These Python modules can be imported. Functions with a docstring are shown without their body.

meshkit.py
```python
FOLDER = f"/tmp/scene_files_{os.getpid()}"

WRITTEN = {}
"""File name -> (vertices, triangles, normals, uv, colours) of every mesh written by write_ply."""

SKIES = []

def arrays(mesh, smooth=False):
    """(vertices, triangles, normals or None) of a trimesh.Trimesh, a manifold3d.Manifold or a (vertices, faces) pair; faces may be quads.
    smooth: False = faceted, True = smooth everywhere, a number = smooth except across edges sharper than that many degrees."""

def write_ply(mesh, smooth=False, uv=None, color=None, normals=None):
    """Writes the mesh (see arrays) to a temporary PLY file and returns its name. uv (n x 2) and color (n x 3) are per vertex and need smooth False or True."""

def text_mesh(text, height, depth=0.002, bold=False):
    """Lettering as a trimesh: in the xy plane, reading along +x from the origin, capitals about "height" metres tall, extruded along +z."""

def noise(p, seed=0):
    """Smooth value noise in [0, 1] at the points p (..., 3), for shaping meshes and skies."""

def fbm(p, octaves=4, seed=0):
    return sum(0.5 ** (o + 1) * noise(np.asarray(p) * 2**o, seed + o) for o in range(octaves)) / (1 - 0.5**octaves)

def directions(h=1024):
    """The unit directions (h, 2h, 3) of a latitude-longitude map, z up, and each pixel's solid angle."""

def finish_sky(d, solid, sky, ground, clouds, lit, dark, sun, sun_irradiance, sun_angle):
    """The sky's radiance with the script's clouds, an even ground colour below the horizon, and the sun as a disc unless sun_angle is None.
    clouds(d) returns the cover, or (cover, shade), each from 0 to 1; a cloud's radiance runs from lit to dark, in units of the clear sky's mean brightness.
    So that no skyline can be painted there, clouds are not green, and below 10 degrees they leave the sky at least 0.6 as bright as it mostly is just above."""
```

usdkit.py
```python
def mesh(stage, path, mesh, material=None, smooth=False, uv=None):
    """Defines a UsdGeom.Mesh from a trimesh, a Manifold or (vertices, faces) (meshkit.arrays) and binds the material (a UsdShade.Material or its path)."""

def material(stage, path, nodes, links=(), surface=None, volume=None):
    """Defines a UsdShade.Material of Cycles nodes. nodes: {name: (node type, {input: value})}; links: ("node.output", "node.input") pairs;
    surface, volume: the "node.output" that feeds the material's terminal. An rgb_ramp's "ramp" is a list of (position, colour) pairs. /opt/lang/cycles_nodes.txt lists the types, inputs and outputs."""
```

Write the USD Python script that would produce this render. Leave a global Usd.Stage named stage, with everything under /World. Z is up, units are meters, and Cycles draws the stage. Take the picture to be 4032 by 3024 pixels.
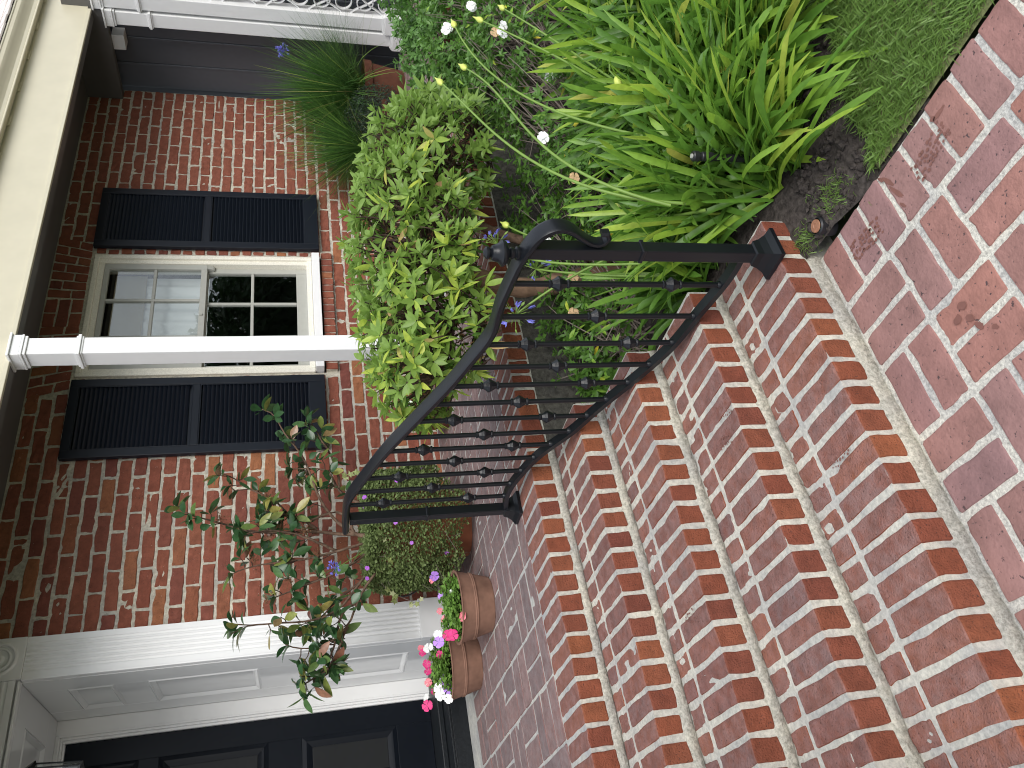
import math, random
import numpy as np
import trimesh
import usdkit, meshkit
from pxr import Usd, UsdGeom, UsdLux, UsdShade, Sdf, Gf, Vt

stage = Usd.Stage.CreateInMemory()
UsdGeom.SetStageUpAxis(stage, UsdGeom.Tokens.z)
UsdGeom.SetStageMetersPerUnit(stage, 1.0)
UsdGeom.Xform.Define(stage, '/World')
stage.SetDefaultPrim(stage.GetPrimAtPath('/World'))
UsdGeom.Scope.Define(stage, '/World/Looks')
RNG = np.random.default_rng(11)
random.seed(11)

# ------------------------------------------------------------------ camera
# the photograph was taken with the telephone held on its side: the picture's left is up
YAW, PITCH, ROLL = 0.624288, 0.258104, -0.0262529
EYE = np.array([-1.71170, -4.51514, 0.869213])
FOCAL = 3162.3219 / 4032 * 36.0
cy, sy, cp, sp = math.cos(YAW), math.sin(YAW), math.cos(PITCH), math.sin(PITCH)
fwd = np.array([sy * cp, cy * cp, -sp]); rgt = np.array([cy, -sy, 0.0]); up = np.cross(rgt, fwd)
cr, sr = math.cos(ROLL), math.sin(ROLL)
R_, U_ = cr * rgt + sr * up, -sr * rgt + cr * up
cam = UsdGeom.Camera.Define(stage, '/World/camera')
cam.CreateHorizontalApertureAttr(36.0); cam.CreateVerticalApertureAttr(27.0)
cam.CreateFocalLengthAttr(FOCAL); cam.CreateClippingRangeAttr(Gf.Vec2f(0.02, 400))
m = Gf.Matrix4d(1)
for i, r in enumerate((-U_, R_, -fwd, EYE)):
    m.SetRow(i, Gf.Vec4d(*[float(v) for v in r], 1.0 if i == 3 else 0.0))
cam.AddTransformOp().Set(m)
cam.GetPrim().CreateAttribute('exposure', Sdf.ValueTypeNames.Float).Set(0.74)

# ------------------------------------------------------------------ sky and sun (bright overcast)
SUN = np.array([-0.28, -1.0, 0.80]); SUN = SUN / np.linalg.norm(SUN)
EL, ROT = math.asin(SUN[2]), math.atan2(SUN[0], SUN[1])
usdkit.material(stage, '/World/Looks/sky', {
    'sky': ('sky_texture', {'sky_type': 'single_scattering', 'sun_disc': False, 'sun_elevation': EL, 'sun_rotation': ROT, 'air_density': 1.0, 'aerosol_density': 2.0, 'ozone_density': 1.0}),
    'tc': ('texture_coordinate', {}),
    'n': ('noise_texture', {'scale': 2.2, 'detail': 6.0, 'roughness': 0.55}),
    'r': ('rgb_ramp', {'ramp': [(0.25, (0.45, 0.45, 0.45)), (0.7, (0.95, 0.95, 0.95))]}),
    'mix': ('mix_color', {'b': (7.0, 7.5, 8.3)}),
    'bg': ('background_shader', {'strength': 0.1})},
    [('tc.generated', 'n.vector'), ('n.fac', 'r.fac'), ('r.color', 'mix.fac'), ('sky.color', 'mix.a'), ('mix.result', 'bg.color')], surface='bg.background')
dome = UsdLux.DomeLight.Define(stage, '/World/sky')
UsdShade.MaterialBindingAPI.Apply(dome.GetPrim()).Bind(UsdShade.Material.Get(stage, '/World/Looks/sky'))
dome.GetPrim().SetCustomDataByKey('kind', 'structure')
sun = UsdLux.DistantLight.Define(stage, '/World/sun')
sun.CreateIntensityAttr(0.40); sun.CreateAngleAttr(35.0); sun.CreateNormalizeAttr(True); sun.CreateColorAttr(Gf.Vec3f(1.0, 0.975, 0.94))
zq = SUN; xq = np.cross([0, 0, 1.0], zq); xq /= np.linalg.norm(xq); yq = np.cross(zq, xq)
m = Gf.Matrix4d(1)
for i, r in enumerate((xq, yq, zq)):
    m.SetRow(i, Gf.Vec4d(*[float(v) for v in r], 0.0))
sun.AddTransformOp().Set(m)

# ------------------------------------------------------------------ helpers
COUNT = {}
def numbered(parent, name):
    k = (parent, name); n = COUNT.get(k, 0); COUNT[k] = n + 1
    return f'{parent}/{name}' + (f'_{n:03d}' if n else '')
def path_of(p):
    return '/World' if p is None else (p if isinstance(p, str) else str(p.GetPath()))
def tag(p, label=None, cat=None, group=None, kind=None):
    for k, v in (('label', label), ('category', cat), ('group', group), ('kind', kind)):
        if v: p.SetCustomDataByKey(k, v)
    return p
def thing(name, label=None, cat=None, loc=(0, 0, 0), rotz=0.0, group=None, kind=None, parent=None):
    x = UsdGeom.Xform.Define(stage, numbered(path_of(parent), name))
    x.AddTranslateOp().Set(Gf.Vec3d(*map(float, loc)))
    if rotz: x.AddRotateZOp().Set(float(rotz))
    return tag(x.GetPrim(), label, cat, group, kind)
def obj(name, mesh, mat, parent=None, smooth=False, kind=None, label=None, cat=None, group=None):
    m = usdkit.mesh(stage, numbered(path_of(parent), name), mesh, '/World/Looks/' + mat, smooth=smooth)
    return tag(m.GetPrim(), label, cat, group, kind)
def cat_(meshes):
    vs, fs, o = [], [], 0
    for v, f in meshes:
        v = np.asarray(v, float); f = np.asarray(f, int)
        if f.shape[1] == 4: f = np.vstack([f[:, [0, 1, 2]], f[:, [0, 2, 3]]])
        vs.append(v); fs.append(f + o); o += len(v)
    return np.vstack(vs), np.vstack(fs)
def tm(t): return np.array(t.vertices), np.array(t.faces)
def hull(pts):
    t = trimesh.convex.convex_hull(np.asarray(pts, float)); return tm(t)
BOXF = np.array([[0, 2, 3, 1], [4, 5, 7, 6], [0, 1, 5, 4], [2, 6, 7, 3], [0, 4, 6, 2], [1, 3, 7, 5]])
def box(x0, x1, y0, y1, z0, z1):
    v = np.array([[x, y, z] for x in (x0, x1) for y in (y0, y1) for z in (z0, z1)], float)
    f = np.vstack([BOXF[:, [0, 1, 2]], BOXF[:, [0, 2, 3]]])
    return v, f[:, ::-1] if np.linalg.det(np.diag([x1 - x0, y1 - y0, z1 - z0])) < 0 else f
def bev(x0, x1, y0, y1, z0, z1, r=0.003):
    c, h = np.array([(x0 + x1) / 2, (y0 + y1) / 2, (z0 + z1) / 2]), np.array([x1 - x0, y1 - y0, z1 - z0]) / 2
    v, f = rbox(h * 2, min(r, 0.45 * min(h)), (0, 0, 0)); return v + c, f
def rbox(size, r, seg=(2, 2, 2), skip=(), amp=0.0, freq=45.0, rng=None):
    """Box with rounded edges; skip: faces such as '-z'; amp: uneven surface."""
    h = np.asarray(size, float) / 2
    vs, fs, o = [], [], 0
    lines = [np.concatenate([[-h[a], -h[a] + r], np.linspace(-h[a] + r, h[a] - r, seg[a] + 2)[1:-1], [h[a] - r, h[a]]]) for a in range(3)]
    for a in range(3):
        b, c = (a + 1) % 3, (a + 2) % 3
        for s in (-1, 1):
            if ('-' if s < 0 else '+') + 'xyz'[a] in skip: continue
            B, C = np.meshgrid(lines[b], lines[c], indexing='ij'); p = np.zeros(B.shape + (3,)); p[..., a] = s * h[a]; p[..., b] = B; p[..., c] = C
            q = np.clip(p, -(h - r), h - r); d = p - q; n = np.linalg.norm(d, axis=-1, keepdims=True)
            p = q + r * d / np.maximum(n, 1e-9)
            nb, nc = B.shape; idx = np.arange(nb * nc).reshape(nb, nc) + o
            f = np.stack([idx[:-1, :-1], idx[1:, :-1], idx[1:, 1:], idx[:-1, 1:]], -1).reshape(-1, 4)
            if s < 0: f = f[:, ::-1]
            vs.append(p.reshape(-1, 3)); fs.append(f); o += nb * nc
    v, f = np.vstack(vs), np.vstack(fs)
    if amp and rng is not None:
        ph = rng.uniform(0, 6.28, (3, 3)); k = rng.normal(0, freq, (3, 3, 3))
        for a in range(3):
            v[:, a] += amp * sum(np.sin(v @ k[a, j] + ph[a, j]) for j in range(3)) / 1.7
        k2 = rng.normal(0, freq * 4.5, (3, 3))
        for a in range(3): v[:, a] += amp * .45 * np.sin(v @ k2[a] + ph[a, 0] * 2)
    return v, np.vstack([f[:, [0, 1, 2]], f[:, [0, 2, 3]]])
def tube(pts, r, n=8, cap=True):
    pts = np.asarray(pts, float); r = np.broadcast_to(r, len(pts))
    t = np.gradient(pts, axis=0); t /= np.maximum(np.linalg.norm(t, axis=1, keepdims=True), 1e-9)
    ref = np.array([0, 0, 1.0]) if abs(t[:, 2]).mean() < 0.8 else np.array([1.0, 0, 0])
    a = np.cross(t, ref); a /= np.maximum(np.linalg.norm(a, axis=1, keepdims=True), 1e-9); b = np.cross(t, a)
    th = np.arange(n) * 2 * math.pi / n
    v = (pts[:, None] + r[:, None, None] * (np.cos(th)[None, :, None] * a[:, None] + np.sin(th)[None, :, None] * b[:, None])).reshape(-1, 3)
    i = np.arange(len(pts) - 1)[:, None] * n + np.arange(n)[None]; j = np.arange(len(pts) - 1)[:, None] * n + (np.arange(n)[None] + 1) % n
    f = np.stack([i, j, j + n, i + n], -1).reshape(-1, 4)
    f = np.vstack([f[:, [0, 1, 2]], f[:, [0, 2, 3]]])
    if cap:
        L = (len(pts) - 1) * n
        f = np.vstack([f, [[0, k + 1, k] for k in range(1, n - 1)], [[L, L + k, L + k + 1] for k in range(1, n - 1)]])
    return v, f[:, ::-1]
def lathe(prof, n=24, c=(0, 0, 0), rot=0.0):
    prof = np.asarray(prof, float); th = np.arange(n) * 2 * math.pi / n + rot
    v = np.stack([prof[:, None, 0] * np.cos(th), prof[:, None, 0] * np.sin(th), np.repeat(prof[:, 1:2], n, 1)], -1).reshape(-1, 3) + np.asarray(c)
    i = np.arange(len(prof) - 1)[:, None] * n + np.arange(n)[None]; j = np.arange(len(prof) - 1)[:, None] * n + (np.arange(n)[None] + 1) % n
    f = np.stack([i, j, j + n, i + n], -1).reshape(-1, 4)
    return v, np.vstack([f[:, [0, 1, 2]], f[:, [0, 2, 3]]])
def prism(poly, axis, a0, a1):
    """Closed polygon (list of 2D points in the other two axes, cyclic order) extruded along an axis."""
    from shapely.geometry import Polygon
    poly = np.asarray(poly, float)
    t = trimesh.creation.extrude_polygon(Polygon(poly), a1 - a0, engine='earcut')
    v, f = tm(t); v[:, 2] += a0
    if axis == 0: v = v[:, [2, 0, 1]]
    if axis == 1: v = np.stack([v[:, 0], v[:, 2], v[:, 1]], 1); f = f[:, ::-1]
    return v, f
def sweep(path, x0, sec):
    """A section [(across x, along the normal)] swept along a (y, z) path lying in the plane x = x0."""
    P = np.asarray(path, float); t = np.gradient(P, axis=0); t /= np.linalg.norm(t, axis=1, keepdims=True)
    nrm = np.stack([-t[:, 1], t[:, 0]], 1); sec = np.asarray(sec, float); n = len(sec)
    v = np.zeros((len(P), n, 3)); v[:, :, 0] = x0 + sec[None, :, 0]
    v[:, :, 1:] = P[:, None] + nrm[:, None] * sec[None, :, 1:2]
    v = v.reshape(-1, 3)
    i = np.arange(len(P) - 1)[:, None] * n + np.arange(n)[None]; j = np.arange(len(P) - 1)[:, None] * n + (np.arange(n)[None] + 1) % n
    f = np.stack([i, j, j + n, i + n], -1).reshape(-1, 4); L = (len(P) - 1) * n
    f = np.vstack([f[:, [0, 1, 2]], f[:, [0, 2, 3]], [[0, k + 1, k] for k in range(1, n - 1)], [[L, L + k, L + k + 1] for k in range(1, n - 1)]])
    return v, f
def smooth_path(P, n=60):
    from scipy.interpolate import CubicSpline
    P = np.asarray(P, float); d = np.concatenate([[0], np.cumsum(np.linalg.norm(np.diff(P, axis=0), axis=1))])
    return CubicSpline(d, P)(np.linspace(0, d[-1], n))
def unit(v): v = np.asarray(v, float); return v / np.maximum(np.linalg.norm(v, axis=-1, keepdims=True), 1e-9)
def rand_dirs(n, rng):
    return unit(rng.normal(size=(n, 3)))
def leaves(base, d, upv, L, W, droop=0.3, fold=0.25, n=5, tip=1.0, blunt=0.0, shape='ellipse', twist=0.0):
    """n+1 stations of three points per leaf: (N, 3(n+1), 3) and the faces of one leaf."""
    base, d = np.asarray(base, float), unit(d); N = len(base)
    L = np.broadcast_to(L, N)[:, None]; W = np.broadcast_to(W, N)[:, None]; droop = np.broadcast_to(droop, N)[:, None]
    side = unit(np.cross(d, upv)); nrm = unit(np.cross(side, d))
    s = np.linspace(0, 1, n + 1)
    if shape == 'strap': w = np.minimum(1, 4 * (1 - s) ** 0.7) * (0.75 + 0.25 * np.minimum(1, 4 * s))
    elif shape == 'blade': w = (1 - s) ** 0.6
    else: w = np.sin(math.pi * np.clip(s, 0, 1) ** (0.85 + blunt)) ** 0.8
    w[-1] = max(w[-1], 0.04); w = np.maximum(w, 0.06)
    V = np.zeros((N, n + 1, 3, 3))
    for i, a in enumerate(s):
        c = base + d * (L * a) ; c = c - np.array([0, 0, 1.0]) * (droop * L * a * a)
        tl = unit(d - np.array([0, 0, 2.0]) * droop * a); nn = unit(np.cross(side, tl))
        sd = side if not np.any(twist) else unit(side + nn * np.broadcast_to(twist, N)[:, None] * a)
        off = sd * (W * w[i] / 2)
        V[:, i, 0] = c - off + nn * fold * (W * w[i] / 2); V[:, i, 1] = c; V[:, i, 2] = c + off + nn * fold * (W * w[i] / 2)
    F = []
    for i in range(n):
        for k in range(2):
            a, b = i * 3 + k, i * 3 + k + 1; F += [[a, b, b + 3], [a, b + 3, a + 3]]
    return V.reshape(N, -1, 3), np.array(F)
def merge(V, F):
    N, k, _ = V.shape
    return V.reshape(-1, 3), (F[None] + (np.arange(N) * k)[:, None, None]).reshape(-1, 3)
def emit_leaves(parent, V, F, mat, limit=300, name='leaf', rest='foliage', smooth=True):
    """The leaves that show largest each a part, the others one part of their own."""
    c = V.mean(1); size = np.linalg.norm(V[:, -1] - V[:, 0], axis=1) / np.linalg.norm(c - EYE, axis=1)
    order = np.argsort(-size)
    for i in order[:limit]:
        obj(name, (V[i], F), mat, parent, smooth=smooth)
    if len(order) > limit:
        obj(rest, merge(V[order[limit:]], F), mat + '_mass', parent, smooth=smooth, kind='stuff')

# ------------------------------------------------------------------ materials
def M(name, nodes, links, surface='p.BSDF'): return usdkit.material(stage, '/World/Looks/' + name, nodes, links, surface=surface)
def plain(name, col, rough=0.5, spec=0.5, var=0.06, bump=0.0, scale=30.0, coat=0.0, metallic=0.0):
    a = tuple(c * (1 - var) for c in col); b = tuple(min(1, c * (1 + var)) for c in col)
    M(name, {'g': ('geometry', {}), 'n': ('noise_texture', {'scale': scale, 'detail': 5.0, 'roughness': 0.6}), 'r': ('rgb_ramp', {'ramp': [(0.3, a), (0.7, b)]}),
             'b': ('bump', {'strength': 1.0 if bump else 0.0, 'distance': bump or 0.001}),
             'p': ('principled_bsdf', {'roughness': rough, 'specular_ior_level': spec, 'coat_weight': coat, 'metallic': metallic})},
      [('g.position', 'n.vector'), ('n.fac', 'r.fac'), ('r.color', 'p.base_color'), ('n.fac', 'b.height'), ('b.normal', 'p.normal')])
def brick_mat(name, tones, top=None, speck=(0.6, 0.56, 0.5), speck_at=0.70, rough=0.85, dark=None, bump=0.0025, sc=1.0):
    """Fired clay: a tone of its own per brick, mottling, pits, lime flecks; top: the worn colour of faces walked on."""
    nodes = {'o': ('object_info', {}), 'g': ('geometry', {}), 'rt': ('rgb_ramp', {'ramp': tones}),
             'n1': ('noise_texture', {'scale': 18.0 * sc, 'detail': 8.0, 'roughness': 0.74}), 'm1': ('map_range', {'from_min': 0.28, 'from_max': 0.72, 'to_min': 0.68, 'to_max': 1.28, 'clamp': True}),
             'v': ('mix_color', {'blend_type': 'multiply', 'fac': 1.0, 'use_clamp': False}), 'cm': ('combine_color', {}),
             'n2': ('noise_texture', {'scale': 75.0 * sc, 'detail': 3.0, 'roughness': 0.7}), 'r2': ('rgb_ramp', {'ramp': [(speck_at, (0, 0, 0)), (speck_at + 0.05, (1, 1, 1))]}),
             'sp': ('mix_color', {'b': speck}),
             'n3': ('noise_texture', {'scale': 190.0 * sc, 'detail': 2.0, 'roughness': 0.6}), 'r3': ('rgb_ramp', {'ramp': [(0.29, (1, 1, 1)), (0.35, (0, 0, 0))]}),
             'pt': ('mix_color', {'b': dark or (0.05, 0.03, 0.028)}),
             'add': ('math', {'math_type': 'multiply_add', 'value2': 0.6}),
             'b': ('bump', {'strength': 1.0, 'distance': bump}), 'p': ('principled_bsdf', {'roughness': rough, 'specular_ior_level': 0.25})}
    links = [('o.random', 'rt.fac'), ('g.position', 'n1.vector'), ('g.position', 'n2.vector'), ('g.position', 'n3.vector'), ('n1.fac', 'm1.value'),
             ('m1.result', 'cm.r'), ('m1.result', 'cm.g'), ('m1.result', 'cm.b'), ('cm.color', 'v.b'), ('n2.fac', 'r2.fac'), ('n3.fac', 'r3.fac'),
             ('v.result', 'sp.a'), ('r2.color', 'sp.fac'), ('sp.result', 'pt.a'), ('r3.color', 'pt.fac'), ('pt.result', 'p.base_color'),
             ('n1.fac', 'add.value1'), ('n3.fac', 'add.value3'), ('add.value', 'b.height'), ('b.normal', 'p.normal')]
    if top:
        nodes.update({'sx': ('separate_xyz', {}), 'mr': ('map_range', {'from_min': 0.45, 'from_max': 0.95, 'clamp': True}), 'wn': ('noise_texture', {'scale': 26.0, 'detail': 5.0, 'roughness': 0.75}),
                      'wm': ('map_range', {'from_min': 0.33, 'from_max': 0.6, 'to_min': 0.35, 'to_max': 1.0, 'clamp': True}), 'wx': ('math', {'math_type': 'multiply'}),
                      'rw': ('rgb_ramp', {'ramp': top}), 'wmix': ('mix_color', {})})
        links.remove(('rt.color', 'v.a')) if ('rt.color', 'v.a') in links else None
        links += [('g.normal', 'sx.vector'), ('sx.z', 'mr.value'), ('g.position', 'wn.vector'), ('wn.fac', 'wm.value'), ('mr.result', 'wx.value1'), ('wm.result', 'wx.value2'),
                  ('o.random', 'rw.fac'), ('rt.color', 'wmix.a'), ('rw.color', 'wmix.b'), ('wx.value', 'wmix.fac'), ('wmix.result', 'v.a')]
    else:
        links.append(('rt.color', 'v.a'))
    M(name, nodes, links)
RED = [(0.0, (0.2152, 0.0672, 0.0432)), (0.2, (0.2467, 0.0829, 0.0518)), (0.4, (0.1785, 0.0582, 0.0443)), (0.6, (0.2625, 0.0896, 0.054)), (0.78, (0.2205, 0.0717, 0.0454)), (0.9, (0.315, 0.1288, 0.0594)), (1.0, (0.1943, 0.0627, 0.0464))]
brick_mat('wall_brick', RED, speck_at=0.70, rough=0.9)
STEP = [(0.0, (0.19, 0.056, 0.034)), (0.3, (0.23, 0.070, 0.036)), (0.55, (0.165, 0.050, 0.034)), (0.8, (0.26, 0.086, 0.040)), (1.0, (0.18, 0.056, 0.038))]
TOP = [(0.0, (0.245, 0.140, 0.125)), (0.25, (0.275, 0.145, 0.122)), (0.5, (0.215, 0.135, 0.127)), (0.75, (0.29, 0.137, 0.107)), (1.0, (0.235, 0.125, 0.113))]
brick_mat('step_brick', STEP, top=TOP, speck_at=0.80, dark=(0.075, 0.035, 0.028), bump=0.005)
PORCH = [(0.0, (0.18, 0.095, 0.085)), (0.35, (0.215, 0.105, 0.092)), (0.6, (0.165, 0.10, 0.095)), (0.85, (0.23, 0.10, 0.08)), (1.0, (0.19, 0.102, 0.095))]
brick_mat('porch_brick', PORCH, top=[(0.0, (0.25, 0.19, 0.185)), (0.5, (0.20, 0.165, 0.165)), (1.0, (0.28, 0.20, 0.19))], speck_at=0.80, dark=(0.10, 0.06, 0.05), rough=0.7)
WALK = [(0.0, (0.2948, 0.1495, 0.123)), (0.25, (0.2772, 0.1554, 0.141)), (0.5, (0.3168, 0.1495, 0.1173)), (0.75, (0.2596, 0.1495, 0.1435)), (1.0, (0.308, 0.1428, 0.1132))]
brick_mat('walk_brick', WALK, speck_at=0.88, dark=(0.085, 0.055, 0.055), rough=0.8, sc=0.45)
def mortar(name, a, b, sc=55.0, bump=0.004):
    M(name, {'g': ('geometry', {}), 'n': ('noise_texture', {'scale': sc, 'detail': 8.0, 'roughness': 0.7}), 'n2': ('noise_texture', {'scale': 7.0, 'detail': 4.0}),
             'r': ('rgb_ramp', {'ramp': [(0.32, a), (0.62, b)]}), 'r2': ('rgb_ramp', {'ramp': [(0.35, (0.82, 0.82, 0.84)), (0.65, (1.1, 1.08, 1.02))]}),
             'x': ('mix_color', {'blend_type': 'multiply', 'fac': 1.0, 'use_clamp': False}), 'b': ('bump', {'strength': 1.0, 'distance': bump}), 'p': ('principled_bsdf', {'roughness': 0.95, 'specular_ior_level': 0.15})},
      [('g.position', 'n.vector'), ('g.position', 'n2.vector'), ('n.fac', 'r.fac'), ('n2.fac', 'r2.fac'), ('r.color', 'x.a'), ('r2.color', 'x.b'), ('x.result', 'p.base_color'), ('n.fac', 'b.height'), ('b.normal', 'p.normal')])
mortar('wall_mortar', (0.33, 0.31, 0.26), (0.60, 0.57, 0.49), bump=0.006)
mortar('step_mortar', (0.36, 0.355, 0.325), (0.60, 0.585, 0.53), sc=75.0)
mortar('porch_mortar', (0.36, 0.36, 0.34), (0.52, 0.52, 0.50))
mortar('walk_mortar', (0.30, 0.29, 0.27), (0.72, 0.70, 0.63), sc=110.0)
mortar('old_mortar', (0.27, 0.265, 0.225), (0.62, 0.60, 0.53), sc=95.0, bump=0.008)
mortar('base_concrete', (0.05, 0.047, 0.042), (0.13, 0.125, 0.11), sc=40.0, bump=0.01)
plain('white_paint', (0.80, 0.80, 0.79), 0.35, var=0.02, scale=8.0)
plain('gloss_white', (0.76, 0.765, 0.76), 0.10, var=0.015, scale=6.0)
plain('cream_paint', (0.60, 0.555, 0.42), 0.35, var=0.05, scale=5.0)
plain('cream_trim', (0.76, 0.73, 0.63), 0.5, var=0.12, bump=0.0012, scale=120.0)
plain('sash_paint', (0.40, 0.40, 0.36), 0.4, var=0.04)
plain('soffit_paint', (0.115, 0.11, 0.105), 0.5, var=0.05)
plain('grey_paint', (0.085, 0.092, 0.105), 0.42, var=0.05)
plain('shutter_paint', (0.006, 0.0085, 0.014), 0.42, 0.35, var=0.1)
plain('black_gloss', (0.006, 0.008, 0.012), 0.3, 0.16, var=0.1)
plain('sill_black', (0.009, 0.011, 0.013), 0.4, 0.3, var=0.3, bump=0.002, scale=60.0)
plain('panel_black', (0.020, 0.021, 0.022), 0.3, 0.2, var=0.05)
plain('iron_black', (0.005, 0.006, 0.008), 0.33, 0.4, var=0.15, bump=0.0004, scale=200.0)
plain('dark_room', (0.02, 0.018, 0.016), 0.9)
plain('blind', (0.30, 0.27, 0.195), 0.9, var=0.04, scale=4.0)
plain('sheer', (0.74, 0.75, 0.76), 0.9, var=0.05, scale=3.0)
plain('crease', (0.16, 0.15, 0.13), 0.9)
plain('shingle', (0.62, 0.56, 0.52), 0.85, var=0.15, scale=20.0)
plain('shingle_dark', (0.12, 0.08, 0.09), 0.9, var=0.2)
plain('terracotta', (0.215, 0.118, 0.082), 0.85, var=0.28, bump=0.002, scale=11.0, spec=0.2)
plain('terracotta_red', (0.27, 0.095, 0.05), 0.8, var=0.25, bump=0.002, scale=9.0, spec=0.2)
plain('terracotta_dark', (0.115, 0.046, 0.028), 0.8, var=0.3, scale=9.0, spec=0.2)
plain('potting_soil', (0.03, 0.022, 0.017), 0.95, var=0.5, bump=0.01, scale=70.0, spec=0.1)
plain('soil', (0.055, 0.046, 0.041), 0.95, var=0.6, bump=0.012, scale=45.0, spec=0.15)
plain('lawn_soil', (0.13, 0.145, 0.06), 0.95, var=0.5, bump=0.01, scale=60.0, spec=0.1)
plain('far_ground', (0.06, 0.075, 0.035), 0.95, var=0.4, scale=0.8)
plain('bark', (0.13, 0.085, 0.06), 0.9, var=0.45, bump=0.006, scale=40.0, spec=0.1)
plain('pale_bark', (0.24, 0.15, 0.10), 0.85, var=0.3, bump=0.004, scale=25.0, spec=0.1)
plain('twig', (0.20, 0.165, 0.14), 0.9, var=0.3, scale=60.0, spec=0.1)
plain('dark_twig', (0.075, 0.05, 0.04), 0.9, var=0.3, scale=60.0, spec=0.1)
plain('dry', (0.16, 0.075, 0.035), 0.9, var=0.4, scale=90.0)
plain('stalk', (0.16, 0.26, 0.045), 0.5, var=0.15)
plain('bud', (0.55, 0.62, 0.13), 0.5, var=0.15, scale=60.0)
plain('petal_white', (0.85, 0.85, 0.82), 0.6, var=0.04)
plain('petal_pink', (0.62, 0.02, 0.17), 0.55, var=0.2)
plain('petal_rose', (0.72, 0.20, 0.24), 0.55, var=0.2)
plain('petal_lilac', (0.45, 0.22, 0.72), 0.55, var=0.15)
plain('petal_blue', (0.17, 0.17, 0.58), 0.55, var=0.2)
plain('petal_purple', (0.36, 0.10, 0.50), 0.55, var=0.2)
plain('petal_faded', (0.60, 0.40, 0.22), 0.7, var=0.25, scale=80.0)
plain('rubber', (0.012, 0.012, 0.014), 0.45)
plain('copper', (0.30, 0.14, 0.08), 0.6, var=0.3, scale=90.0)
plain('wet_mark', (0.19, 0.082, 0.064), 0.55, var=0.15, scale=60.0)
plain('lantern_iron', (0.008, 0.008, 0.009), 0.4)
M('glass', {'t': ('transparent_bsdf', {'color': (0.93, 0.95, 0.94)}), 'g': ('glossy_bsdf', {'color': (1, 1, 1), 'roughness': 0.0}), 'f': ('layer_weight', {'blend': 0.5}), 'w': ('math', {'math_type': 'power', 'value2': 4.0}), 'a': ('math', {'math_type': 'multiply_add', 'value2': 0.7, 'value3': 0.075}), 'x': ('mix_closure', {})},
  [('f.facing', 'w.value1'), ('w.value', 'a.value1'), ('a.value', 'x.fac'), ('t.BSDF', 'x.closure1'), ('g.BSDF', 'x.closure2')], surface='x.closure')
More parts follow.
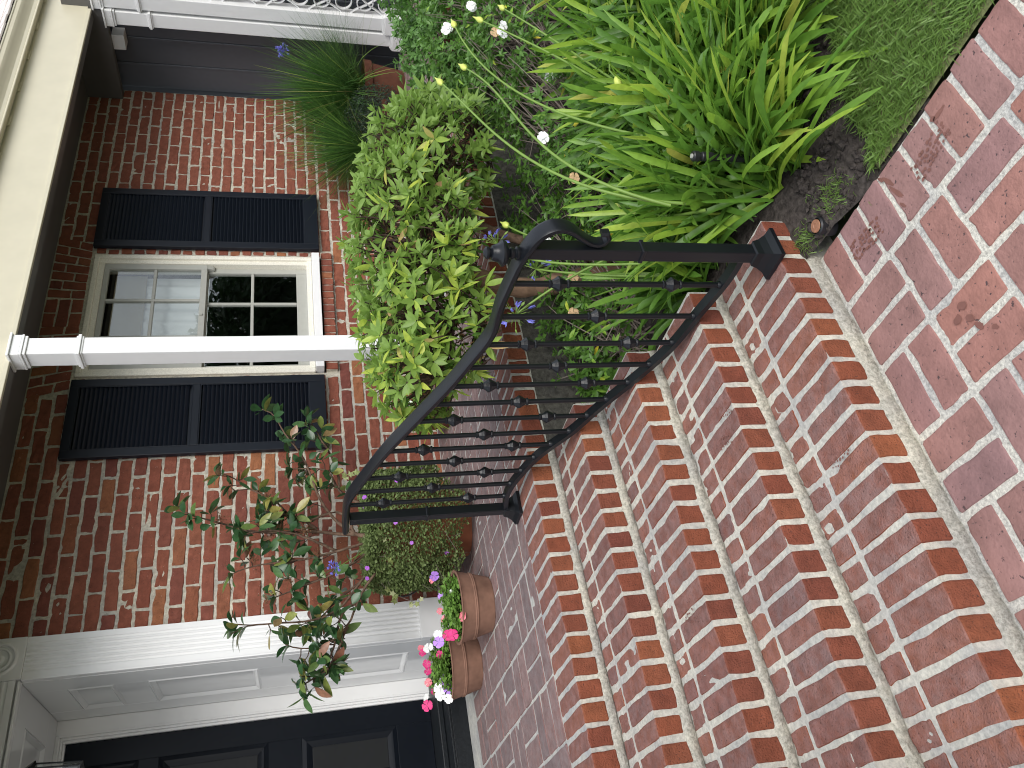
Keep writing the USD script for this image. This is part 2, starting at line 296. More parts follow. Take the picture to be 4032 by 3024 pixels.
def leaf_mat(name, ramp, rough=0.42, trans=0.3, spec=0.45, mottle=0.2):
    for suffix, src in (('', ('o', 'object_info', 'o.random')), ('_mass', ('o', 'geometry', 'o.random_per_island'))):
        M(name + suffix, {src[0]: (src[1], {}), 'g': ('geometry', {}), 'r': ('rgb_ramp', {'ramp': ramp}), 'n': ('noise_texture', {'scale': 55.0, 'detail': 3.0}),
                          'mr': ('map_range', {'from_min': 0.3, 'from_max': 0.7, 'to_min': 1 - mottle, 'to_max': 1 + mottle, 'clamp': True}), 'cm': ('combine_color', {}),
                          'x': ('mix_color', {'blend_type': 'multiply', 'fac': 1.0, 'use_clamp': False}), 'p': ('principled_bsdf', {'roughness': rough, 'specular_ior_level': spec}),
                          't': ('translucent_bsdf', {}), 'mx': ('mix_closure', {'fac': trans})},
          [(src[2], 'r.fac'), ('g.position', 'n.vector'), ('n.fac', 'mr.value'), ('mr.result', 'cm.r'), ('mr.result', 'cm.g'), ('mr.result', 'cm.b'), ('r.color', 'x.a'), ('cm.color', 'x.b'),
           ('x.result', 'p.base_color'), ('x.result', 't.color'), ('p.BSDF', 'mx.closure1'), ('t.BSDF', 'mx.closure2')], surface='mx.closure')
leaf_mat('lily_leaf', [(0.0, (0.10, 0.22, 0.028)), (0.3, (0.15, 0.29, 0.036)), (0.6, (0.20, 0.36, 0.042)), (0.85, (0.29, 0.44, 0.05)), (0.97, (0.36, 0.47, 0.065)), (1.0, (0.46, 0.42, 0.08))], mottle=0.12)
leaf_mat('lime_leaf', [(0.0, (0.2318, 0.3619, 0.0746)), (0.3, (0.3554, 0.496, 0.0881)), (0.6, (0.4792, 0.6033, 0.1016)), (0.86, (0.6182, 0.6971, 0.1152)), (0.94, (0.5873, 0.4558, 0.1762)), (1.0, (0.5564, 0.3084, 0.1898))], mottle=0.14, trans=0.42)
leaf_mat('azalea_leaf', [(0.0, (0.1009, 0.2143, 0.0356)), (0.45, (0.1816, 0.354, 0.0505)), (0.8, (0.3028, 0.503, 0.0668)), (0.9, (0.4844, 0.5776, 0.0668)), (0.94, (0.7, 0.6707, 0.0594)), (1.0, (0.7, 0.5216, 0.0446))])
leaf_mat('hedge_leaf', [(0.0, (0.108, 0.2304, 0.048)), (0.5, (0.216, 0.4224, 0.072)), (0.85, (0.3456, 0.576, 0.096)), (1.0, (0.4968, 0.7, 0.128))])
leaf_mat('laurel_leaf', [(0.0, (0.035, 0.09, 0.032)), (0.45, (0.07, 0.145, 0.05)), (0.65, (0.12, 0.185, 0.05)), (0.8, (0.23, 0.25, 0.06)), (0.92, (0.28, 0.25, 0.07)), (0.965, (0.30, 0.17, 0.10)), (1.0, (0.20, 0.06, 0.045))], rough=0.28, trans=0.15)
leaf_mat('mound_leaf', [(0.0, (0.1687, 0.2246, 0.0773)), (0.4, (0.3187, 0.3863, 0.1203)), (0.8, (0.4687, 0.5121, 0.1805)), (1.0, (0.675, 0.6648, 0.3438))], rough=0.6)
leaf_mat('heath_leaf', [(0.0, (0.0455, 0.0715, 0.0455)), (0.6, (0.078, 0.104, 0.0715)), (1.0, (0.13, 0.143, 0.104))], rough=0.6)
leaf_mat('ivy_leaf', [(0.0, (0.42, 0.46, 0.20)), (0.5, (0.30, 0.36, 0.12)), (1.0, (0.55, 0.56, 0.33))], rough=0.5)
leaf_mat('balsam_leaf', [(0.0, (0.1812, 0.3306, 0.0638)), (0.6, (0.3625, 0.4872, 0.0798)), (1.0, (0.6162, 0.6612, 0.0957))], rough=0.45)
leaf_mat('tuft_leaf', [(0.0, (0.058, 0.1377, 0.029)), (0.5, (0.1087, 0.232, 0.0406)), (0.85, (0.1885, 0.319, 0.058)), (0.96, (0.3625, 0.435, 0.1015)), (1.0, (0.493, 0.406, 0.174))], trans=0.2)
leaf_mat('grass_leaf', [(0.0, (0.17, 0.28, 0.06)), (0.4, (0.27, 0.41, 0.085)), (0.75, (0.37, 0.50, 0.11)), (0.9, (0.50, 0.53, 0.19)), (1.0, (0.64, 0.55, 0.34))], trans=0.4)
leaf_mat('street_leaf', [(0.0, (0.02, 0.045, 0.012)), (1.0, (0.05, 0.09, 0.02))])

# ------------------------------------------------------------------ ground, walkway
ZW = -0.570
v, f = box(-60, 60, -60, 40, -1.2, -0.66)
obj('ground', (v, f), 'far_ground', kind='structure')
def floor_z(x): return -0.0105 * np.maximum(0.0, x - 0.3)

walk = thing('walkway', kind='structure')
obj('mortar_bed', box(-3.4, -0.285, -6.4, -3.085, -0.70, ZW - 0.003), 'walk_mortar', walk)
def lay(parent, x0, x1, y0, y1, ztop, mat, rng, h=0.03, r=0.006, amp=0.0014, name='brick', tilt=0.0006, seg=None, freq=45.0):
    lx, ly = x1 - x0, y1 - y0
    seg = seg or ((7, 3, 0) if lx > ly else (3, 7, 0))
    v, f = rbox((lx, ly, h), r, seg, skip=('-z',), amp=amp, rng=rng, freq=freq)
    a, b = rng.normal(0, tilt, 2) / 0.1
    v[:, 2] = np.where(v[:, 2] > h / 2 - r * .5, h / 2 + (v[:, 2] - h / 2) * .4, v[:, 2])
    v[:, 2] += v[:, 0] * a + v[:, 1] * b + rng.normal(0, 0.0007)
    return obj(name, (v + [(x0 + x1) / 2, (y0 + y1) / 2, ztop - h / 2], f), mat, parent)
G, S0 = 0.2115, 0.0165
wr = np.random.default_rng(5)
for k in range(16):                                   # soldier course along the lawn
    y1 = -3.108 - 0.0975 * k
    lay(walk, -0.457 + wr.normal(0, .003), -0.279 + wr.normal(0, .003), y1 - 0.0845, y1, ZW, 'walk_brick', wr, r=0.007)
for i in range(9):
    for j in range(7):
        x1, y1 = -0.478 - G * i, -3.106 - G * j
        w = G - S0; hw = (w - S0) / 2
        for q in range(2):
            if (i + j) % 2 == 0: lay(walk, x1 - hw - q * (hw + S0), x1 - q * (hw + S0), y1 - w, y1, ZW, 'walk_brick', wr, r=0.007)
            else: lay(walk, x1 - w, x1, y1 - hw - q * (hw + S0), y1 - q * (hw + S0), ZW, 'walk_brick', wr, r=0.007)

# ------------------------------------------------------------------ planting bed and lawn
def sheet(x0, x1, y0, y1, nx, ny, zf):
    X, Y = np.meshgrid(np.linspace(x0, x1, nx), np.linspace(y0, y1, ny), indexing='ij')
    P = np.stack([X, Y, zf(X, Y)], -1).reshape(-1, 3); idx = np.arange(nx * ny).reshape(nx, ny)
    f = np.stack([idx[:-1, :-1], idx[1:, :-1], idx[1:, 1:], idx[:-1, 1:]], -1).reshape(-1, 4)
    return P, f
def fb(X, Y, s, seed=0):
    P = np.stack([X * s, Y * s, np.zeros_like(X)], -1).reshape(-1, 3)
    return meshkit.fbm(P, seed=seed).reshape(X.shape) if hasattr(meshkit, 'fbm') else np.zeros_like(X)
LX = np.array([-0.30, -0.255, -0.168, -0.079, 0.036, 0.198, 0.417, 0.8, 1.4, 2.2, 4.0]); LY = np.array([-3.36, -3.37, -3.41, -3.395, -3.44, -3.50, -3.475, -3.49, -3.52, -3.55, -3.6])
def lawn_y(x): return np.interp(x, LX, LY)
def bed_z(X, Y):
    d = Y - lawn_y(X)                                   # distance behind the lawn's edge
    return -0.585 + 0.085 * np.clip(d / 0.5, 0, 1) + 0.035 * fb(X, Y, 9.0, 3) + 0.02 * fb(X, Y, 30.0, 4) - 0.02
obj('planting_bed', sheet(-0.277, 5.2, -3.62, -1.87, 210, 90, bed_z), 'soil', kind='structure', smooth=True)
def lawn_z(X, Y):
    d = lawn_y(X) - Y
    return -0.575 + 0.012 * fb(X, Y, 6.0, 8) - 0.06 * np.clip(1 - d / 0.03, 0, 1)
obj('lawn', sheet(-0.272, 5.2, -6.4, -3.30, 120, 140, lawn_z), 'lawn_soil', kind='structure', smooth=True)
gr = np.random.default_rng(21)
def lawn_blades(n, x0, x1, y0, y1):
    x = gr.uniform(x0, x1, n * 2); y = gr.uniform(y0, y1, n * 2)
    ok = (y < lawn_y(x) - 0.004 + gr.normal(0, .012, 2 * n)) & (x > -0.272 + 0.008 * fb(x, y, 8.0, 9) + 0.014)
    x, y = x[ok][:n], y[ok][:n]; k = len(x)
    g = fb(x, y, 5.0, 31); g2 = fb(x, y, 14.0, 32)
    az = gr.uniform(0, 6.283, k) * 0.8 + 2.5 * g; el = gr.uniform(0.15, 1.1, k)
    d = np.stack([np.cos(az) * np.cos(el), np.sin(az) * np.cos(el), np.sin(el)], 1)
    keep = gr.random(k) < np.clip(0.75 + 1.3 * g2, 0.2, 1.0)
    b = np.stack([x, y, lawn_z(x, y) - 0.002], 1)
    L = gr.uniform(0.020, 0.050, k); W = gr.uniform(0.0030, 0.0062, k)
    return leaves(b[keep], d[keep], np.array([0, 0, 1.0]) + 0.3 * rand_dirs(keep.sum(), gr), L[keep], W[keep], droop=gr.uniform(0.05, 0.5, keep.sum()), n=2, shape='blade', fold=0.2)
Va, Fa = lawn_blades(26000, -0.28, 0.75, -3.98, -3.36)
Vb, _ = lawn_blades(14000, 0.7, 3.0, -4.2, -3.4)
Vc, _ = lawn_blades(7000, -0.28, 2.0, -5.2, -3.95)
obj('lawn_grass', merge(np.concatenate([Va, Vb, Vc]), Fa), 'grass_leaf_mass', kind='stuff', label='short green lawn grass at the edge of the brick walkway', cat='grass', smooth=True)
# small weeds on the soil strip
wx = np.concatenate([gr.normal(0.03, .03, 160), gr.normal(-0.20, .03, 260), gr.normal(-.235, .02, 160)]); wy = np.concatenate([gr.normal(-3.37, .025, 160), gr.normal(-3.27, .03, 260), gr.normal(-3.14, .03, 160)])
d = rand_dirs(580, gr); d[:, 2] = np.abs(d[:, 2]) + 0.4
V, F = leaves(np.stack([wx, wy, bed_z(wx, wy) - 0.003], 1), d, np.array([0, 0, 1.0]) + 0.2 * rand_dirs(580, gr), gr.uniform(.015, .05, 580), gr.uniform(.002, .004, 580), droop=0.4, n=2, shape='blade')
obj('grass_weeds', merge(V, F), 'grass_leaf_mass', kind='stuff', label='sparse grass tufts on the dark soil beside the bottom step', cat='weeds', smooth=True)
# clods of earth
cl = []
for _ in range(420):
    x = gr.uniform(-0.27, 1.2); y = lawn_y(x) + gr.uniform(0.0, 0.22); s = gr.uniform(0.004, 0.016)
    t = trimesh.creation.icosphere(1, s); q = np.array(t.vertices) * (1 + 0.35 * gr.normal(size=(len(t.vertices), 1))) * [1, 1, .75]
    cl.append((q + [x, y, bed_z(np.array(x), np.array(y)) + s * 0.3], np.array(t.faces)))
obj('soil_clods', cat_(cl), 'soil', kind='stuff', label='crumbly dark clods of earth along the lawn edge', cat='soil')

# ------------------------------------------------------------------ brick steps
XL, XR, RISE, TREAD, YN = -1.752, -0.112, 0.112, 0.3084, -1.858
steps = thing('brick_steps', 'flight of red brick steps with pale mortar below the black railing', 'steps')
core = []
for i in range(1, 5):
    z = -RISE * i; y = YN - TREAD * i
    core.append(box(XL + .004, XR - .004, y + .005, YN + .3 - .001 * i, -0.68 + .001 * i, z - .0034))
obj('mortar', cat_(core), 'step_mortar', steps)
sr_ = np.random.default_rng(9); wedge = []
for i in range(0, 5):
    y = YN - TREAD * i; z = -RISE * i - 0.086; zb = -RISE * (i + 1) if i < 4 else ZW
    x0, x1 = (XL, XR) if i else (XL, XR)
    n = 70; xs = np.linspace(x0 + .003, x1 - .003, n); d = 0.0075 + 0.0035 * sr_.normal(size=n) * 0.7
    q = []
    for k in range(n): q += [[xs[k], y + .002, z + .006 * sr_.random()], [xs[k], y - d[k], zb + .001], [xs[k], y + .02, zb + .001], [xs[k], y + .02, z + .01]]
    q = np.array(q); fs = []
    for k in range(n - 1):
        for a in range(4):
            b = (a + 1) % 4; fs.append([k * 4 + a, (k + 1) * 4 + a, (k + 1) * 4 + b, k * 4 + b])
    wedge.append((q, np.array(fs)[:, ::-1]))
obj('mortar_fillet', cat_(wedge), 'old_mortar', steps, smooth=True)
for i in range(1, 5):
    z = -RISE * i; y = YN - TREAD * i; n = 22; p = (XR - XL) / n; s = sr_.uniform(-.012, .012)
    for k in range(n):
        a = XL + p * k + .0082 + sr_.normal(0, .0014); b = XL + p * (k + 1) - .0082 + sr_.normal(0, .0014)
        if k == 0: a += .004
        w, dp = b - a, 0.201
        v, f = rbox((w, dp, 0.086), 0.006, (3, 7, 3), skip=('-z', '+y'), amp=0.0014, rng=sr_)
        obj('brick', (v + [(a + b) / 2, y + dp / 2 + sr_.normal(0, .0012), z - 0.043 + sr_.normal(0, .0008)], f), 'step_brick', steps)
        if k % 1 == 0:
            y0 = y + dp + .0165; y1 = y + TREAD - .004
            lay(steps, a + .001, b - .001, y0, y1, z - .001, 'step_brick', sr_, r=0.006, amp=0.002, seg=(3, 4, 0))
# the flank of the steps: a course of bricks beside each tread end
for i in range(1, 5):
    obj('flank', box(XR - .002, XR + .01, YN - TREAD * i + .02, YN - TREAD * (i - 1) + .02, -.66, -RISE * i - .02), 'old_mortar', steps)

# ------------------------------------------------------------------ porch floor (basket weave) and its front edge
porch = thing('porch_floor', kind='structure')
P1, f1 = sheet(-3.2, 5.6, -1.850, 0.30, 90, 6, lambda X, Y: floor_z(X) - .0028)
lo = P1.copy(); lo[:, 2] = -0.70
nx, ny = 90, 6; idx = np.arange(nx * ny).reshape(nx, ny)
side = [[idx[k, 0], idx[k, 0] + nx * ny, idx[k + 1, 0] + nx * ny, idx[k + 1, 0]] for k in range(nx - 1)]
obj('mortar_bed', (np.vstack([P1, lo]), f1), 'porch_mortar', porch)
mid = P1.copy(); mid[:, 2] -= .090
obj('edge_mortar', (np.vstack([P1, mid]), np.array(side)), 'step_mortar', porch)
obj('base', (np.vstack([mid, lo]) + [0, .004, 0], np.array(side)), 'base_concrete', porch)
pr_ = np.random.default_rng(14); n = 96; p = 0.0752
for k in range(n):                                    # rowlock edge: the top riser
    a = XR - 0.0752 * 31 + p * k; b = a + p - .0155
    if a > 4.5: break
    z = float(floor_z(a)); v, f = rbox((b - a, 0.246, 0.086), 0.006, (3, 6, 3), skip=('-z', '+y'), amp=0.0015, rng=pr_)
    obj('edge_brick', (v + [(a + b) / 2, YN + .123 + pr_.normal(0, .0012), z - .043], f), 'step_brick', porch)
BX, BY, J = 0.231, 0.2425, 0.0115
fl = []
for i in range(-12, 30):                              # strips, x1 is the right joint of a strip
    x1 = -0.472 + BX * (-i) + BX * 0; x0 = x1 - BX
    x0, x1 = -0.472 + BX * i - BX, -0.472 + BX * i
    if x0 < -2.6 or x1 > 4.8: continue
    fl.append((x0 + J / 2, x1 - J / 2, -1.604, -1.497))
    for j in range(6):
        ya = -1.49 + BY * j; hy = BY / 2
        if ya > -0.06: continue
        if (i + j) % 2 == 1:
            for q in range(2): fl.append((x0 + BX / 2 * q + J / 2, x0 + BX / 2 * (q + 1) - J / 2, ya + J / 2, ya + BY - J / 2))
        else:
            for q in range(2): fl.append((x0 + J / 2, x1 - J / 2, ya + hy * q + J / 2, ya + hy * (q + 1) - J / 2))
        if x0 > -1.6 and x1 < -.2 and j == 5: pass
fl = [q for q in fl if q[3] < -0.004]
fl.sort(key=lambda q: (q[0] - EYE[0]) ** 2 + (q[2] - EYE[1]) ** 2)
rest = []
for c, q in enumerate(fl):
    z = float(floor_z((q[0] + q[1]) / 2))
    if c < 300: lay(porch, *q, z, 'porch_brick', pr_, r=0.005, amp=0.0018, seg=(2, 2, 0), tilt=0.0008)
    else:
        v, f = rbox((q[1] - q[0], q[3] - q[2], .03), .005, (1, 1, 0), skip=('-z',), amp=.0015, rng=pr_); rest.append((v + [(q[0] + q[1]) / 2, (q[2] + q[3]) / 2, z - .015], f))
obj('far_bricks', cat_(rest), 'porch_brick', porch, kind='stuff')

# ------------------------------------------------------------------ the house
house = thing('brick_house', 'red brick house front with white door surround, window and black shutters', 'house')
WX0, WX1, WZ0, WZ1 = 1.68, 2.768, 0.70, 2.255
CEIL = 2.515
wall = thing('wall', parent=house)
YB = 0.0045
obj('mortar', cat_([box(0.0, WX0, YB, .2, -0.06, CEIL + .04), box(WX1, 4.73, YB, .2, -0.06, CEIL + .04), box(WX0, WX1, YB, .2, -0.06, WZ0 - .01), box(WX0, WX1, YB, .2, WZ1, CEIL + .04),
                    box(-4.0, -1.55, YB, .2, -.06, CEIL + .04), box(-1.55, 0.0, YB + .03,   .2, 2.27, CEIL + .04)]), 'wall_mortar', wall)
hr = np.random.default_rng(33); bricks = []
PZ, PX = 0.08275, 0.238
for k in range(31):
    z0 = 0.028 + PZ * k - PZ; zc0, zc1 = z0 + .0080, z0 + PZ - .0080
    if zc1 > CEIL + .04: continue
    zc1 = min(zc1, CEIL - .002)
    off = 0.218 if (k - 1) % 2 else 0.103
    for q in range(-2, 22):
        a = off + PX * q + .0078; b = a + PX - .0156
        a, b = max(a, 0.004), min(b, 4.727)
        if b - a < .03: continue
        segs = [(a, b)]
        hx0, hx1 = (1.56, 2.90) if zc1 > 2.275 else (WX0 - .004, WX1 + .012)
        holes = [(hx0, hx1, .606, CEIL)]
        if 2.2 < zc1 < 2.275: zc1 = 2.25
        out = []
        for (s, t) in segs:
            for (hx0, hx1, hz0, hz1) in holes:
                if zc1 > hz0 and zc0 < hz1 and t > hx0 and s < hx1:
                    if s < hx0 - .03: out.append((s, hx0 - .008))
                    if t > hx1 + .03: out.append((hx1 + .008, t))
                else: out.append((s, t))
        for s, t in out: bricks.append((s, t, max(zc0, -.03), zc1))
bricks.sort(key=lambda q: np.hypot(q[0] - EYE[0], EYE[1]))
far = []
for c, (s, t, zc0, zc1) in enumerate(bricks):
    dj = hr.normal(0, .002, 4); s, t, za, zb = s + dj[0], t + dj[1], zc0 + dj[2] * .6, zc1 + dj[3] * .6
    v, f = rbox((t - s, .03, zb - za), .005, (6, 0, 2), skip=('+y',), amp=.0024, rng=hr, freq=60.0)
    th = hr.normal(0, .008); x, z = v[:, 0].copy(), v[:, 2].copy(); v[:, 2] = z + th * x
    v = v + [(s + t) / 2, .015 + hr.normal(0, .0012), (za + zb) / 2]
    if c < 292: obj('brick', (v, f), 'wall_brick', wall)
    else: far.append((v, f))
# flat arch of leaning bricks over the window and the rowlock sill under it
for k in range(17):
    xc = 1.60 + .0795 * k; lean = (xc - 2.23) * 0.42
    if abs(xc - 2.23) < .13: continue
    parts = [(0.006, .150), (.161, .235)] if k % 2 else [(.006, .085), (.096, .235)]
    for (u0, u1) in parts:
        v, f = rbox((.068, .03, u1 - u0), .005, (1, 0, 3), skip=('+y',), amp=.002, rng=hr)
        z = v[:, 2] + (u0 + u1) / 2; v[:, 0] += xc + lean * (z - .1); v[:, 2] = z + 2.272; v[:, 1] += .014 + hr.normal(0, .001)
        obj('arch_brick', (v, f), 'wall_brick', wall)
for k in range(3):
    for q in range(2):
        if (k == 1 and q): continue
        x0 = 2.105 + (.127 * q); w = .115 if k != 1 else .24
        v, f = rbox((w, .03, .068), .005, (2, 0, 1), skip=('+y',), amp=.002, rng=hr)
        obj('arch_brick', (v + [x0 + w / 2, .014, 2.312 + .08 * k], f), 'wall_brick', wall)
for k in range(17):
    a = 1.692 + .0655 * k
    v, f = rbox((.055, .08, .080), .006, (1, 1, 2), skip=('+y',), amp=.002, rng=hr)
    obj('sill_brick', (v + [a + .028, .012, .652 + hr.normal(0, .001)], f), 'wall_brick', wall)
obj('far_bricks', cat_(far), 'wall_brick', wall, kind='stuff')
obj('sill_mortar', box(1.69, 2.805, -.018, .06, .614, .69), 'wall_mortar', wall)
obj('far_wall', box(-4.0, -1.56, -.004, .003, -.06, CEIL), 'wall_brick', wall)

# ceiling of the porch, beam, gutter, roof
obj('porch_ceiling', cat_([box(-4.0, 4.6, -0.70, 0.0035, CEIL, CEIL + .06), box(-4.0, 4.62, -.70, -.69, 2.36, CEIL)]), 'soffit_paint', house)
YF = -0.80
obj('header_beam', bev(4.6, 4.685, -0.88, 0.0, 2.247, CEIL + .02), 'soffit_paint', house)
obj('beam', cat_([bev(-4.0, 4.598, YF + .012, -.70, 2.332, 2.70, .002), bev(4.686, 5.2, YF + .012, -.70, 2.34, 2.70, .002)]), 'soffit_paint', house)
obj('fascia_board', cat_([bev(-4.0, 5.2, YF - .002, YF + .011, 2.352, 2.68, .002), bev(-4.0, 4.56, YF - .012, YF + .0115, 2.324, 2.350, .003)]), 'cream_paint', house)
gut = [(0.0, 0.0), (-.045, -.004), (-.055, .0), (-.058, .012), (-.060, .03), (-.075, .052), (-.098, .066), (-.112, .085), (-.116, .108), (-.122, .112), (-.122, .122), (-.110, .122), (-.108, .100), (-.09, .08), (-.05, .045), (-.048, .006), (0.0, .006)]
gp = [(YF - .012 + a, 2.655 + b) for a, b in gut]
obj('gutter', prism(gp, 0, -4.0, 5.15), 'cream_paint', house, smooth=25)
obj('gutter_bead', tube([[-4, YF - .066, 2.655], [5.15, YF - .066, 2.655]], .007, 8), 'cream_paint', house, smooth=True)
for k in range(12):
    x = 0.9 + .37 * k; obj('gutter_strap', box(x, x + .10, YF - .012, YF - .0025, 2.640, 2.70), 'cream_paint', house)
roof = obj('roof', prism([(YF - .10, 2.775), (YF - .10, 2.79), (4.0, 6.80), (4.0, 6.70), (YF + .0, 2.76)], 0, -4.0, 5.2), 'shingle_dark', house)
slope = math.atan2(6.80 - 2.79, 4.0 - (YF - .10)); tv = np.array([0, math.cos(slope), math.sin(slope)]); nv = np.array([0, -math.sin(slope), math.cos(slope)])
rr = np.random.default_rng(3)
for row in range(5):
    x = 2.6 + .07 * (row % 2)
    while x < 5.15:
        w = rr.uniform(.10, .20); v, f = rbox((w - .006, .20, .014), .003, (0, 0, 0), skip=('-z',))
        o = np.array([x + w / 2, YF - .13, 2.765]) + tv * (.10 + .13 * row) + nv * (.016 + rr.normal(0, .002))
        q = o + v[:, :1] * [1, 0, 0] + v[:, 1:2] * tv + v[:, 2:] * nv + (v[:, 1:2] < 0) * nv * .008
        obj('shingle', (q, f), 'shingle', roof); x += w

# side wall of dark grey boards at the far end of the porch
side = thing('side_panelling', parent=house)
z0 = float(floor_z(4.78))
obj('backing', box(4.795, 4.95, -1.0, .19, z0 - .02, 2.53), 'grey_paint', side)
for k in range(5):
    y1 = -.004 - .2345 * k; obj('panel', bev(4.782, 4.80, y1 - .2265, y1, z0 + .002, 2.51, .006), 'grey_paint', side)
    obj('batten', bev(4.777, 4.7965, y1 - .2345 + .003, y1 - .2275 + .003 + .012, z0 + .003, 2.505, .004), 'grey_paint', side)
obj('bracket', cat_([bev(4.66, 4.776, -.545, -.42, 2.155, 2.246, .003)]), 'white_paint', house)
gw = thing('garage_wall', parent=house)
obj('mortar', box(4.806, 4.95, -1.70, -1.0, z0 - .1, 2.5), 'wall_mortar', gw)
for k in range(26):
    for q in range(3):
        a = -1.69 + .238 * q + .119 * (k % 2); z = z0 + .02 + PZ * k
        v, f = rbox((.03, .226, .07), .006, (0, 1, 0), skip=('+x',), amp=.002, rng=hr); obj('brick', (v + [4.816, a + .113, z + .035], f), 'wall_brick', gw)

# window
win = thing('window', parent=house)
yo = 0.0
def ring(x0, x1, z0, z1, w, y0, y1, wt=None, wb=None, r=.003):
    wt = wt or w; wb = wb or w
    return cat_([bev(x0, x0 + w, y0, y1, z0, z1, r), bev(x1 - w, x1, y0, y1, z0, z1, r), bev(x0 + w, x1 - w, y0 + .001, y1 - .001, z1 - wt, z1, r), bev(x0 + w, x1 - w, y0 + .001, y1 - .001, z0, z0 + wb, r)])
obj('frame', cat_([ring(WX0, WX1, .762, WZ1, .034, -.012, .05, r=.006), ring(WX0 + .034, WX1 - .034, .763, WZ1 - .034, .036, .006, .12, r=.002)]), 'cream_trim', win)
obj('sill', cat_([bev(WX0 + .01, 2.768, -.062, .10, .704, .761, .004), bev(WX0 + .02, WX1 - .05, .02, .14, .755, .80, .004)]), 'white_paint', win)
def sash(z0, z1, gz0, gz1, y, zs, nm):
    s = thing(nm, parent=win); gx0, gx1 = 1.748 + .047, 2.699 - .047
    obj('stile', bev(1.7475, gx0, y, y + .035, z0, z1, .003), 'sash_paint', s); obj('stile', bev(gx1, 2.6985, y, y + .035, z0, z1, .003), 'sash_paint', s)
    obj('rail', bev(gx0, gx1, y + .001, y + .034, gz1, z1, .003), 'sash_paint', s); obj('rail', bev(gx0, gx1, y + .001, y + .034, z0, gz0, .003), 'sash_paint', s)
    xs = [gx0, 2.026, 2.358, gx1]
    for x in xs[1:3]: obj('muntin', bev(x - .0105, x + .0105, y + .003, y + .031, gz0, gz1, .004), 'sash_paint', s)
    obj('muntin', cat_([bev(xs[i] + (.0105 if i else 0), xs[i + 1] - (.0105 if i < 2 else 0), y + .004, y + .030, zs - .0105, zs + .0105, .004) for i in range(3)]), 'sash_paint', s)
    for i in range(3):
        for (za, zb) in ((gz0, zs - .0105), (zs + .0105, gz1)):
            obj('pane', box(xs[i] + .004, xs[i + 1] - .004, y + .016, y + .019, za + .002, zb - .002), 'glass', s)
    return s
us = sash(1.500, 2.184, 1.541, 2.152, .014, 1.848, 'upper_sash')
obj('horn', prism([(.0145, 1.4995), (.0485, 1.4995), (.0485, 1.462), (.037, 1.452), (.026, 1.464)], 0, 2.662, 2.697), 'sash_paint', us)
ls = sash(.800, 1.536, .876, 1.494, .053, 1.187, 'lower_sash')
obj('lock', cat_([bev(2.19, 2.25, .016, .04, 1.5365, 1.5405, .001), bev(2.21, 2.225, .006, .0135, 1.515, 1.535, .003)]), 'sash_paint', us)
room = [box(1.2, 3.4, 2.4, 2.45, .2, 2.6), box(1.2, 1.25, .2, 2.4, .2, 2.6), box(3.35, 3.4, .2, 2.4, .2, 2.6), box(1.2, 3.4, .2, 2.45, 2.55, 2.6), box(1.2, 3.4, .2, 2.45, .15, .2)]
obj('room', cat_(room), 'dark_room', win)
obj('blind', cat_([box(1.75, 2.70, .142, .147, 1.925, 2.135)]), 'blind', win)
X = np.linspace(1.75, 2.70, 60); Zs = np.array([1.50, 1.94]); cur = np.array([[x, .17 + .012 * math.sin(x * 55) + .006 * math.sin(x * 21 + 1), z] for x in X for z in Zs])
cf = np.array([[2 * i, 2 * i + 2, 2 * i + 3, 2 * i + 1] for i in range(59)])
obj('curtain', (cur, cf), 'sheer', win, smooth=True)

# shutters
def shutter(x0, x1, z0, z1):
    s = thing('shutter', parent=house); y0, y1 = -.046, -.012; w = .056; zm0, zm1 = 1.490, 1.534; zt, zb = z1 - .052, z0 + .105
    obj('stile', bev(x0, x0 + w, y0, y1, z0, z1, .004), 'shutter_paint', s); obj('stile', bev(x1 - w, x1, y0, y1, z0, z1, .004), 'shutter_paint', s)
    for a, b in ((z0, zb), (zm0, zm1), (zt, z1)): obj('rail', bev(x0 + w, x1 - w, y0 + .001, y1 - .001, a, b, .003), 'shutter_paint', s)
    obj('back', box(x0 + w - .005, x1 - w + .005, y1 - .003, y1 + .004, zb, zt), 'shutter_paint', s)
    z = zb + .006
    while z < zt - .02:
        if not (zm0 - .020 < z < zm1 + .002):
            v, f = rbox((x1 - x0 - 2 * w - .002, .030, .0065), .002, (0, 0, 0))
            ca, sa = math.cos(-.85), math.sin(-.85); y, zz = v[:, 1].copy(), v[:, 2].copy(); v[:, 1] = ca * y - sa * zz; v[:, 2] = sa * y + ca * zz
            v[:, 2] *= -1; f = f[:, ::-1]; v[:, 2] *= -1; f = f[:, ::-1]
            obj('slat', (v + [(x0 + x1) / 2, (y0 + y1) / 2, z + .011], f), 'shutter_paint', s)
        z += .0265
    obj('beading', cat_([ring(x0 + w, x1 - w, a, b, .006, y0 + .002, y0 + .012) for a, b in ((zb, zm0), (zm1, zt))]), 'shutter_paint', s)
shutter(2.822, 3.436, .702, 2.268)
shutter(1.053, 1.632, .706, 2.256)

